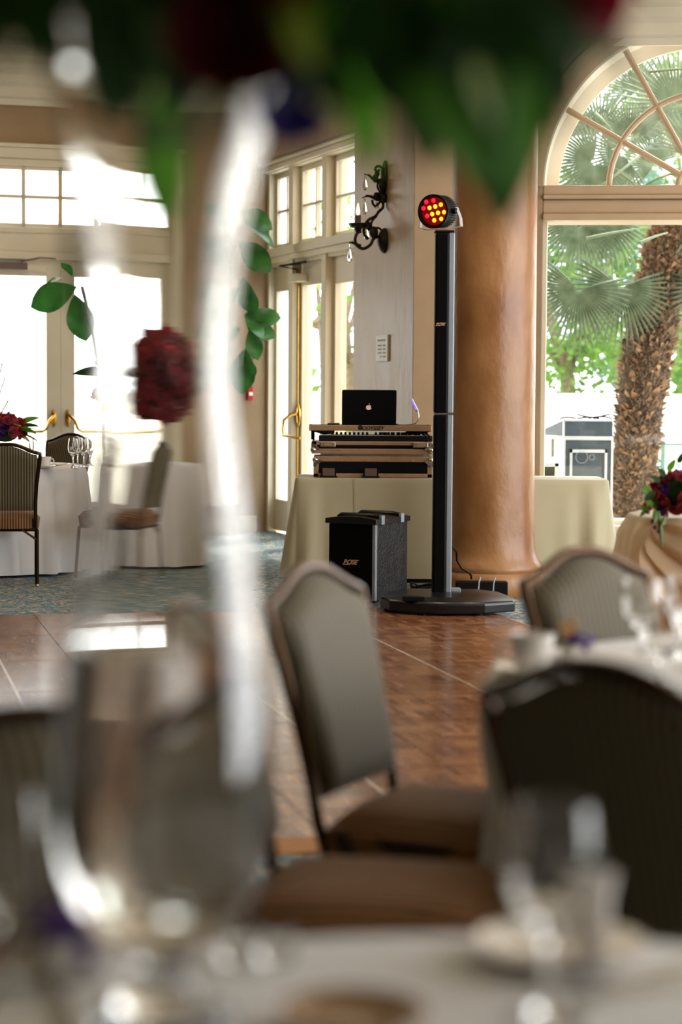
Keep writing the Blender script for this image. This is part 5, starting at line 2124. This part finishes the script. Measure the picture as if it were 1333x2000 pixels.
# tall leafy arrangement rising behind it at the frame edge
tl = thing('leafy_stems', 'tall narrow green stems with leaves rising behind the red centrepiece', 'plant', on_far(-22, 9.55))
stm = MB()
for k, (dx, dz) in enumerate(((.12, .62), (.10, .72), (.14, .45), (.02, .8), (-.1, .7))):
    stm.tube([(0, 0, 0), (dx * .3, 0, dz * .6), (dx, 0, dz)], .004, 6)
obj('stem', stm, m_stem, tl)
lfn = leaf_mesh('leaf', .16, .035, .35, m_leafdark)
for k, (z, s) in enumerate(((.36, .8), (.44, .9), (.55, 1.0), (.63, 1.0), (.70, .9), (.5, .8), (.6, .8))):
    a = (-.3, .5, -.2, .3, -.4, 2.6, 3.4)[k]
    obj('leaf', lfn, parent=tl, M=leaf_M((.06 * math.cos(a), .04 * math.sin(a), z), (math.cos(a), math.sin(a), .25), s=s))
tag(obj('stem_vase', MB().lathe([(.002, 0), (.04, 0), (.035, .1), (.028, .2), (.034, .25), (.031, .25), (.025, .2), (.03, .1), (.002, .01)], 24), m_glass, smooth=60, M=T(*(Vector(on_far(-22, 9.55)) + Vector((-.001, 0, 0))))), 'clear glass vase holding tall green stems on the far white table', 'vase')

# ---- small round table with the tall red bouquet, behind the near vase
ST = at(312, 900, 14.625)
round_table(ST.x, ST.y, .42, 'small round table under the tall red rose bouquet', .2)
tag(obj('tablecloth', round_cloth(.42, TZ, .02, 11, .03, 21, nseg=120), m_cloth, smooth=60, M=T(ST.x, ST.y, 0)), 'floor-length white cloth on the small round table under the tall red bouquet', 'tablecloth')
zb1 = at(310, 815, 14.625).z
tv = tag(obj('glass_vase', MB().lathe([(.002, 0), (.07, 0), (.07, .01), (.05, .1), (.045, .2), (.055, zb1 - TZ), (.052, zb1 - TZ), (.042, .2), (.046, .1), (.002, .02)], 28), m_glass, smooth=60, M=T(ST.x, ST.y, TZ + .0012)), 'clear glass vase holding the tall red rose bouquet', 'vase')
rbq = thing('rose_bouquet', 'large round bouquet of red roses seen beside and through the near tall vase', 'flowers', (ST.x, ST.y, 0))
bouquet(rbq, (-.02, 0, at(300, 735, 14.625).z), .44, 100, 7, 2.6, [(rose_red, 'rose')] * 5 + [(rose_dark, 'rose')] * 2, .78, -.9, 3, m_darkred)

# ---- cake table on the right with swagged satin and bouquet
CT = Vector((1.86, 8.72, 0))
round_table(CT.x, CT.y, .60, 'round table under the peach satin cloth', .3)
tag(obj('satin_tablecloth', round_cloth(.60, TZ + .01, .02, 20, .055, 31, nseg=260, flare=.14, pw=.6), m_peach, smooth=60, M=T(CT.x, CT.y, 0)), 'peach satin tablecloth with gathered folds near the window', 'tablecloth')
sw = MB()
P = []
A0, A1 = math.radians(212), math.radians(300)
for i in range(61):
    f = i / 60
    a = A0 + (A1 - A0) * f
    sag = .10 + .46 * math.sin(PI * f) ** .8
    row = []
    for j in range(13):
        v = j / 12
        zrow = TZ + .016 - sag * v
        r = .615 + .155 * v * (1 - .3 * math.sin(PI * f)) * min(1, sag / .2) + .026 * math.sin(v * 7 * PI) * math.sin(PI * f) ** .4 + .004
        row.append((r * math.cos(a), r * math.sin(a), zrow))
    P.append(row)
sw.grid(P)
tag(obj('satin_swag', sw, m_peach, smooth=60, thick=.004, M=T(CT.x, CT.y, 0)), 'draped satin swag pinned along the front of the peach table', 'drapery')
cb_ = at(1338, 965, CT.y - .36)
cbq = thing('bridal_bouquet', 'red and purple bouquet with trailing greenery lying on the peach satin table', 'flowers', (cb_.x, cb_.y, 0))
bouquet(cbq, (0, 0, cb_.z), .125, 44, 17, 1.0, [(rose_red, 'rose')] * 4 + [(rose_pur, 'purple_flower')] * 4 + [(rose_dark, 'rose')] * 2, .85, -.75, 12)
trl = MB()
for (a, b_) in (((1287, 1000), (1294, 1072)), ((1300, 1010), (1291, 1030)), ((1282, 1000), (1278, 1022))):
    p, q = at(*a, CT.y - .50), at(*b_, CT.y - .56)
    trl.tube([p - cbq.location, (p + q) / 2 - cbq.location + Vector((0, -.01, 0)), q - cbq.location], [.006, .010, .002], 8)
obj('trailing_stem', trl, m_stem, cbq)
bdm = mesh('berry', MB().ball((0, 0, 0), .010, 8, 5), m_darkred)
for k, (px, py) in enumerate(((1276, 1018), (1281, 1030), (1288, 1038), (1262, 985), (1266, 1000), (1272, 992))):
    obj('berry', bdm, parent=cbq, M=T(*(at(px, py, CT.y - .49) - cbq.location)))
for k, (px, py, tx, ty) in enumerate(((1280, 960, 1262, 975), (1275, 980, 1256, 990), (1290, 940, 1275, 930), (1305, 920, 1318, 900), (1325, 905, 1336, 885), (1270, 965, 1260, 950), (1300, 930, 1288, 915))):
    p, q = at(px, py, CT.y - .46), at(tx, ty, CT.y - .49)
    v = q - p
    obj('leaf', (leaf_s, leaf_g)[k % 2], parent=cbq, M=leaf_M(p - cbq.location, v, (0, -1, .3), s=v.length / .082))

# ---- fiddle leaf figs
fig_leaf = leaf_mesh('leaf', .22, .13, .35, m_fig, fold=.15, nl=10, nw=6, wavy=.10, shape=1.25)


def fig_tree(label, base, pts_stem, leaves, Y):
    t = thing('fig_plant', label, 'plant', base)
    bx = Vector(base)
    obj('pot', MB().lathe([(.002, 0), (.13, 0), (.17, .28), (.18, .30), (.165, .30), (.15, .26), (.002, .26)], 28), m_pot, t, smooth=40)
    stm_ = MB()
    stm_.tube([Vector((0, 0, .25))] + [at(px, py, Y) - bx for px, py in pts_stem], .012, 8)
    obj('trunk', stm_, m_bark, t)
    for (px, py, qx, qy, dy, roll) in leaves:
        p, q = at(px, py, Y), at(qx, qy, Y + dy)
        v = q - p
        obj('leaf', fig_leaf, parent=t, M=leaf_M(p - bx, v, (.25, -1, .45), s=v.length / .20, roll=roll))
    return t


fY = 17.2
fb_ = at(432, 1060, fY)
fig_tree('tall fiddle leaf plant in the corner beside the glazed door', (fb_.x, fY, 0), [(440, 900), (444, 760), (450, 600), (452, 440)],
         [(468, 412, 525, 436, -.05, .2), (470, 430, 538, 458, .0, -.6), (466, 470, 519, 522, -.05, .5), (468, 480, 500, 505, .05, -.3), (474, 540, 484, 608, -.02, .8), (476, 548, 497, 594, .08, -.8),
          (478, 612, 538, 628, -.03, .9), (477, 614, 514, 644, -.08, -.2), (480, 622, 527, 666, .05, .9), (486, 646, 504, 694, -.04, .2), (484, 660, 492, 728, .06, -.7), (480, 680, 468, 758, -.05, .3), (476, 690, 486, 748, .08, .3),
          (460, 400, 440, 420, 0, .2), (466, 560, 440, 590, 0, .3), (470, 640, 440, 660, 0, -.3), (462, 480, 438, 500, .1, .1)], fY)
fY2 = 16.5
fb_ = at(205, 1060, fY2)
fig_tree('slim fiddle leaf plant in front of the French doors', (fb_.x, fY2, 0), [(205, 900), (200, 760), (180, 640), (160, 560)],
         [(150, 560, 70, 590, -.1, -.2), (128, 540, 84, 548, 0, 1.3), (146, 575, 163, 655, -.03, .3), (142, 540, 128, 512, 0, .4)], fY2)

# ------------------------------------------------------------------ outdoors
patio = struct(obj('ground', MB().box(-18, 22, 14.2, 60, -.24, -.121), m_patio, smooth=0))
pwl = MB()
pwl.box(-16, 22, 22.5, 22.8, -.12, at(1100, 790, 22.500).z)
pwl.box(-16, 22, 22.43, 22.86, at(1100, 790, 22.500).z, at(1100, 769, 22.500).z)
struct(obj('wall_garden', pwl, m_white, smooth=0, bevel=.01))

# balustrade seen through the French doors
bal = struct(obj('balustrade_rail', MB().box(-6.5, -1.0, 20.55, 20.85, at(60, 836, 20.700).z - .06, at(60, 836, 20.700).z + .10), m_white, smooth=0, bevel=.01))
for k in range(9):
    x = -6.3 + .62 * k
    z1_ = at(60, 836, 20.700).z - .06
    P = [(.16, -.12), (.16, .02), (.09, .10), (.12, .35), (.09, z1_ * .7), (.15, z1_ - .02), (.15, z1_)]
    tag(obj('baluster', MB().lathe(P, 16, T(x, 20.7, 0)), m_white, smooth=40), 'white stone baluster of the terrace railing outside the French doors', 'baluster', 'terrace balusters')

# palm tree
PY = 18.3
palm = thing('palm_tree', 'fan palm with a shaggy brown trunk outside the arched window', 'tree', (at(1236, 1040, PY).x, PY, -.12))
pb0 = palm.location
axis_px = [(1229, 1062, 46), (1233, 1000, 44), (1239, 920, 48), (1248, 830, 47), (1258, 740, 50), (1275, 640, 51), (1292, 560, 51), (1306, 490, 47), (1314, 450, 36), (1318, 425, 20)]
ax_pts = [(at(px, py, PY) - pb0, r * PY / F) for px, py, r in axis_px]
tk = MB()
tk.tube([p for p, _ in ax_pts], [r * .90 for _, r in ax_pts], 20)
obj('trunk', tk, m_palmtrunk, palm, smooth=60)


def axis_at(t):
    f = t * (len(ax_pts) - 1)
    i = min(int(f), len(ax_pts) - 2)
    q = f - i
    return ax_pts[i][0].lerp(ax_pts[i + 1][0], q), ax_pts[i][1] * (1 - q) + ax_pts[i + 1][1] * q


def scale_mesh(seed):
    r_ = random.Random(seed)
    w0, L, tip = .036 * r_.uniform(.8, 1.2), .085 * r_.uniform(.8, 1.3), r_.uniform(.4, .9)
    vs = [(-w0, 0, 0), (w0, 0, 0), (w0 * .9, -.004, L * .5), (-w0 * .9, -.004, L * .5), (w0 * .55 * tip, .016, L), (-w0 * .4 * tip, .02, L * .95),
          (-w0 * .7, .016, 0), (w0 * .7, .016, 0), (w0 * .6, .018, L * .5), (-w0 * .6, .018, L * .5)]
    fs = [(0, 1, 2, 3), (3, 2, 4, 5), (6, 9, 8, 7), (9, 5, 4, 8), (0, 3, 9, 6), (3, 5, 9), (1, 7, 8, 2), (2, 8, 4), (0, 6, 7, 1)]
    mb = MB().add(vs, fs)
    return mesh('leaf_base', mb, m_palmscale, 0)


scs = [scale_mesh(i) for i in range(5)]
rnd = random.Random(21)
NSC = 290
for k in range(NSC):
    t = .02 + .90 * (k / NSC) ** .95
    a = k * 2.399963 + rnd.uniform(-.15, .15)
    p, r = axis_at(t)
    d = Vector((math.cos(a), math.sin(a), 0))
    sc_ = rnd.uniform(.5, 1.1) * (0.75 + .45 * t)
    z = Vector((d.x * rnd.uniform(.3, 1.5) + rnd.uniform(-.35, .35), d.y * rnd.uniform(.3, 1.5) + rnd.uniform(-.35, .35), rnd.uniform(.5, 1))).normalized()
    y = -d
    x = z.cross(y).normalized() * -1
    y2 = z.cross(x).normalized()
    obj('leaf_base', scs[k % 5], parent=palm, M=frame_M(p + d * (r * .84), x, y2 if y2.dot(d) < 0 else -y2, z) @ Matrix.Diagonal((sc_, sc_, sc_, 1)))
fb_m = MB()
for k in range(14000):
    t = rnd.uniform(.0, .93)
    a = rnd.uniform(0, 6.283)
    p, r = axis_at(t)
    d = Vector((math.cos(a), math.sin(a), 0))
    q = p + d * (r * .86)
    e = q + d * rnd.uniform(.02, .085) + Vector((rnd.uniform(-.05, .05), rnd.uniform(-.05, .05), rnd.uniform(-.05, .08)))
    s_ = Vector((-d.y, d.x, 0)) * rnd.uniform(.004, .012)
    fb_m.add([q - s_, q + s_, e], [(0, 1, 2)])
stub = MB()
for k in range(1100):
    t = rnd.uniform(.0, .95)
    a = rnd.uniform(0, 6.283)
    p, r = axis_at(t)
    d = Vector((math.cos(a), math.sin(a), 0))
    z = Vector((d.x * rnd.uniform(.3, 1.6) + rnd.uniform(-.5, .5), d.y * rnd.uniform(.3, 1.6) + rnd.uniform(-.5, .5), rnd.uniform(-.2, 1))).normalized()
    x = z.cross(d).normalized()
    q = p + d * (r * .86)
    L, w_ = rnd.uniform(.05, .11), rnd.uniform(.010, .024)
    y = x.cross(z)
    stub.add([q - x * w_, q + x * w_, q + z * L * .6 + x * w_ * .8, q + z * L + x * w_ * rnd.uniform(-.2, .6), q + z * L * .7 - x * w_ * .8, q + y * .012 + z * L * .3], [(0, 1, 2, 3, 4), (0, 5, 1), (1, 5, 2), (2, 5, 3), (3, 5, 4), (4, 5, 0)])
o = obj('old_leaf_stub', stub, m_palmscale, palm, smooth=0)
o['kind'] = 'stuff'
o = obj('fibre', fb_m, m_palmfibre, palm, smooth=0)
o['kind'] = 'stuff'


def fan_mesh(name, nseg, spread, seed, droop=.35):
    r_ = random.Random(seed)
    mb = MB()
    for k in range(nseg):
        a = -spread / 2 + spread * (k + .5) / nseg
        da = spread / nseg / 2
        L = 1.0 * (1 - .18 * abs(a) / (spread / 2)) * r_.uniform(.93, 1.04)
        vs = []
        for (r, wf, up) in ((.04, 1.0, 0), (.30, 1.0, .012), (.46, .92, .018), (.74, .40, .012), (L, .05, 0)):
            z = -droop * r ** 2.6 + .10 * r * math.cos(a * .5)
            jig = r_.uniform(-.03, .03) * max(0, r - .6)
            for u, dz in ((-1, 0), (0, up + .012 * (r > .1)), (1, 0)):
                aa = a + u * da * wf + jig
                vs.append((r * math.sin(aa), r * math.cos(aa), z + dz))
        fs = []
        for i in range(4):
            for j in range(2):
                fs.append((i * 3 + j, i * 3 + j + 1, (i + 1) * 3 + j + 1, (i + 1) * 3 + j))
        mb.add(vs, fs)
    return mesh(name, mb, m_palmleaf, 0)


fans = [fan_mesh('frond', 38, 4.3, 1, .30), fan_mesh('frond', 34, 3.8, 2, .15), fan_mesh('frond', 40, 4.8, 3, .45)]
crown_px = (1308, 452)
# hub pixel, depth, tip direction pixel, radius px, facing tilt, mesh
FR = [((1131, 566), 11.75, (1100, 690), 128, .5, 0), ((1213, 562), 11.9, (1196, 690), 122, .45, 0),
      ((1172, 262), 11.6, (1205, 150), 100, .0, 1), ((1228, 262), 11.3, (1222, 205), 74, .2, 1), ((1160, 318), 11.4, (1110, 350), 120, .2, 2), ((1215, 300), 12.3, (1160, 330), 105, -.2, 1),
      ((1320, 205), 11.5, (1270, 90), 130, .1, 1), ((1245, 180), 12.8, (1230, 90), 90, 0, 1), ((1130, 440), 12.3, (1080, 470), 110, .6, 2), ((1180, 430), 12.6, (1170, 560), 120, .8, 2),
      ((1360, 300), 11.6, (1400, 210), 120, .2, 1), ((1390, 420), 11.8, (1450, 420), 120, .2, 2), ((1180, 370), 12.9, (1120, 400), 100, .5, 2), ((1300, 260), 13.0, (1300, 130), 120, 0, 1),
      ((1280, 320), 12.9, (1240, 250), 90, .3, 1), ((1400, 560), 12.0, (1430, 680), 115, .5, 0), ((1110, 270), 12.4, (1070, 200), 100, .1, 1)]
for (hx2, hy2), Yh, (tx, ty), rp, tilt, mi in FR:
    Yh = PY + (Yh - 12.2) * 1.2
    hub = at(hx2, hy2, Yh)
    tip = at(tx, ty, Yh - .1)
    v = (tip - hub).normalized()
    R_ = rp * Yh / F
    up = Vector((.1, -1, tilt)).normalized()
    f_ = obj('frond', fans[mi], parent=palm, M=leaf_M(hub - pb0, v, up, s=R_))
    c_ = at(*crown_px, PY)
    mid = (c_ + hub) / 2 + Vector((0, 0, .16 + .1 * max(0, hub.z - c_.z)))
    pts = []
    for i in range(9):
        t = i / 8
        pts.append((c_ * (1 - t) ** 2 + mid * 2 * t * (1 - t) + hub * t * t))
    Mi = f_.matrix_local.inverted()
    pt = MB().tube([Mi @ (p - pb0) for p in pts], [(.014 - .008 * i / 8) / R_ for i in range(9)], 6)
    obj('petiole', pt, m_petiole, f_, smooth=60)

# trees beyond the garden wall
def leaf_cloud(c, rx, ry, rz, n, size, seed):
    r_ = random.Random(seed)
    mb = MB()
    for k in range(n):
        a, b_ = r_.uniform(0, 6.283), math.acos(r_.uniform(-1, 1))
        rad = r_.uniform(.25, 1) ** .5
        p = Vector((c[0] + rx * rad * math.sin(b_) * math.cos(a), c[1] + ry * rad * math.sin(b_) * math.sin(a), c[2] + rz * rad * math.cos(b_)))
        clump = math.sin(p.x * 3.1 + seed) + math.sin(p.y * 2.7) + math.sin(p.z * 3.3 + seed * 2)
        if clump < -.5 + r_.uniform(-.5, .5):
            continue
        q = Euler((r_.uniform(0, 6), r_.uniform(0, 6), r_.uniform(0, 6))).to_matrix()
        s = size * r_.uniform(.6, 1.3)
        vs = [p + q @ Vector(t_) for t_ in ((0, -s, 0), (s * .45, 0, s * .15), (0, s, 0), (-s * .45, 0, s * .15))]
        mb.add(vs, [(0, 1, 2, 3)])
    return mb


def tree(label, px, Y, zc, rx, ry, rz, n, size, m, seed, h=2.0):
    Y *= 1.5
    x = at(px, 760, Y).x
    t = thing('broadleaf_tree', label, 'tree', (x, Y, -.12), 0, 'garden trees')
    tk_ = MB()
    tk_.tube([(0, 0, 0), (.05, 0, h * .5), (-.05, 0, h)], [.16, .12, .09], 10)
    for k in range(6):
        a = k * 1.05 + seed
        tk_.tube([(-.05, 0, h * (.7 + .05 * k)), (math.cos(a) * rx * .35, math.sin(a) * ry * .35, zc * .8 + .12), (math.cos(a) * rx * .7, math.sin(a) * ry * .7, zc + rz * .2)], [.06, .04, .015], 6)
    obj('trunk', tk_, m_bark, t, smooth=60)
    o_ = obj('crown', leaf_cloud((0, 0, zc), rx, ry, rz, n, size, seed), m, t, smooth=0)
    o_['kind'] = 'stuff'
    return t


tree('yellow-green sunlit tree behind the hanging palm fronds', 1110, 18.5, 2.9, 1.5, 1.2, 1.6, 5200, .075, m_treeleaf, 1)
tree('blue-green dense tree behind the palm trunk', 1215, 20.0, 3.2, 1.3, 1.2, 1.7, 5200, .07, m_treeleaf2, 2)
tree('green tree beyond the wall, its crown in the arch of the window', 1330, 21.5, 5.2, 2.2, 1.5, 1.8, 5200, .085, m_treeleaf, 3, 3.2)
tree('light green tree beyond the palm on the railing side', 1385, 16.4, 2.3, 1.0, 1.0, 1.4, 2600, .075, m_treeleaf, 4)
tree('sparse slender tree outside the glazed door', 640, 16.0, 2.6, .85, .8, 2.4, 520, .085, m_treeleaf, 5, 2.4)
tree('sparse climbing tree outside the glazed side panel beside the sconce', 690, 14.2, 2.0, .5, .5, 2.0, 420, .07, m_treeleaf, 6, 1.8)

# rack case outside the window
RYc = 16.8
rk = thing('rack_case', 'blue-grey rack case with silver edges and sloping top outside the arched window', 'flight case', (0, 0, 0))
fx0, fx1 = at(1101, 880, RYc).x, at(1197, 880, RYc).x
zt0, zt1 = at(1150, 853, RYc).z, at(1150, 821, RYc).z
dep = .55
lx = at(1053, 880, RYc + .5).x
sk = fx0 - lx                       # the side is seen: slew the case a little
def rkp(u, v, z):
    """u along the front, v back"""
    return (fx0 + (fx1 - fx0) * u - sk * v, RYc + dep * v, z)
def rbox(mb, u0, u1, v0, v1, z0, z1):
    vs = [rkp(u, v, z) for u in (u0, u1) for v in (v0, v1) for z in (z0, z1)]
    mb.add(vs, [(0, 1, 3, 2), (4, 6, 7, 5), (0, 4, 5, 1), (2, 3, 7, 6), (0, 2, 6, 4), (1, 5, 7, 3)])
    return mb
obj('body', rbox(MB(), 0, 1, 0, 1, -.119, zt0), m_laminate, rk, smooth=0)
tp_ = MB()
tp_.add([rkp(0, 0, zt0 + .002), rkp(1, 0, zt0 + .002), rkp(1, 1, zt0 + .002), rkp(0, 1, zt0 + .002), rkp(0, .01, zt1), rkp(1, .01, zt1), rkp(1, 1, zt0 + .03), rkp(0, 1, zt0 + .03)],
        [(3, 2, 1, 0), (0, 1, 5, 4), (4, 5, 6, 7), (2, 3, 7, 6), (0, 4, 7, 3), (1, 2, 6, 5)])
obj('sloping_top', tp_, m_laminate, rk, smooth=0)
eg = MB()
e_ = .035
rbox(eg, -.01, e_, -.015, .05, -.119, zt0)
rbox(eg, 1 - e_, 1.01, -.015, .05, -.119, zt0)
rbox(eg, -.01, 1.01, -.018, .05, zt0 - .028, zt0 + .004)
rbox(eg, -.014, .03, 0, 1.01, zt0 - .028, zt0 + .004)
rbox(eg, -.014, .03, .96, 1.01, -.119, zt0)
rbox(eg, -.008, .02, -.01, .02, zt0, zt1 + .004)
rbox(eg, -.012, 1.01, -.01, .02, zt1 - .008, zt1 + .004)
obj('edge_rail', eg, m_al, rk, smooth=0)
obj('side_panel', rbox(MB(), -.008, .0, .05, .96, -.10, zt0 - .03), m_al, rk, smooth=0)
fr_ = MB()
zf1 = at(1150, 878, RYc).z
rbox(fr_, .12, .17, -.03, -.0, -.05, zf1)
rbox(fr_, .83, .88, -.03, -.0, -.05, zf1)
rbox(fr_, .12, .88, -.03, -.0, zf1 - .026, zf1)
rbox(fr_, .12, .88, -.03, -.0, -.05, -.02)
obj('door_frame', fr_, m_al, rk, smooth=0)
bz = at(1138, 893, RYc).z
bdg = MB()
cxy = rkp(.36, -.03, bz)
bdg.tube([(cxy[0] + .05 * math.cos(a * PI / 12), cxy[1] - .002, cxy[2] + .05 * math.sin(a * PI / 12)) for a in range(24)], .0025, 6, closed=True)
bdg.tube([(cxy[0] + .085 + .022 * math.cos(a * PI / 8), cxy[1] - .002, cxy[2] + .022 * math.sin(a * PI / 8)) for a in range(16)], .0025, 6, closed=True)
obj('round_emblem', bdg, m_greyext, rk)
lt_ = MB()
rbox(lt_, -.05, -.01, .38, .56, zt0 - .18, zt0 - .02)
obj('side_latch', lt_, m_steel, rk, smooth=0, bevel=.004)
cbt = MB()
zz1 = zt1 + .008
for (a, b_, c__) in (((1094, 818), (1108, 812), (1126, 818)), ((1128, 818), (1150, 812), (1172, 818)), ((1128, 809), (1145, 815), (1166, 816)), ((1150, 817), (1180, 810), (1196, 818)), ((1160, 818), (1176, 812), (1192, 809))):
    q = [at(*k_, RYc + .03) for k_ in (a, b_, c__)]
    for p in q:
        p.z = max(p.z - .0, zz1)
    cbt.tube([q[0] * (1 - t) ** 2 + q[1] * 2 * t * (1 - t) + q[2] * t * t for t in [i / 8 for i in range(9)]], .007, 6)
tag(obj('loose_cables', cbt, m_black), 'black cables lying on top of the rack case outside', 'cable')
sx_ = at(1052, 915, 16.125).x
sm_ = thing('equipment_case', 'low silver-edged equipment case outside behind the ivory cloth', 'flight case', (0, 0, 0))
z_s = at(1070, 904, 16.125).z
se = at(1091, 915, 16.125).x
obj('body', MB().box(sx_ - .3, se, 16.12, 16.45, -.119, z_s), m_black, sm_, smooth=0, bevel=.005)
obj('edge_rail', MB().box(sx_ - .31, se + .005, 16.11, 16.46, z_s - .03, z_s + .003).box(se - .03, se + .005, 16.11, 16.15, -.119, z_s), m_al, sm_, smooth=0, bevel=.003)

# green iron railing
rl_ = thing('iron_railing', 'green wrought iron railing with scrolls behind the palm trunk', 'railing', (0, 0, 0))
GY = 19.4
zr1 = at(1300, 868, GY).z
gx = at(1296, 868, GY).x
obj('post', MB().box(gx - .02, gx + .02, GY - .02, GY + .02, -.12, zr1), m_greeniron, rl_, smooth=0)
obj('top_rail', MB().box(at(1284, 868, GY).x, gx + 2.5, GY - .025, GY + .025, zr1 - .012, zr1 + .012), m_greeniron, rl_, smooth=0, bevel=.004)
obj('post', MB().box(gx + 1.1, gx + 1.14, GY - .02, GY + .02, -.12, zr1), m_greeniron, rl_, smooth=0)
def gpath(pts):
    P = [at(px, py, GY) for px, py in pts]
    out = []
    for i in range(len(P) - 1):
        p0, p1, p2, p3 = P[max(0, i - 1)], P[i], P[i + 1], P[min(len(P) - 1, i + 2)]
        for s in range(5):
            t = s / 5
            out.append(.5 * ((2 * p1) + (p2 - p0) * t + (2 * p0 - 5 * p1 + 4 * p2 - p3) * t * t + (3 * p1 - p0 - 3 * p2 + p3) * t ** 3))
    return out + [P[-1]]
obj('scroll', MB().tube(gpath([(1284, 871), (1276, 877), (1276, 888), (1286, 897), (1293, 904), (1291, 911), (1283, 912)]), .012, 8), m_greeniron, rl_)
obj('scroll', MB().tube(gpath([(1266, 923), (1280, 930), (1288, 936), (1284, 943), (1276, 946), (1276, 940)]), .014, 8), m_greeniron, rl_)
obj('scroll', MB().tube(gpath([(1310, 960), (1318, 940), (1326, 925), (1333, 918)]), .012, 8), m_greeniron, rl_)
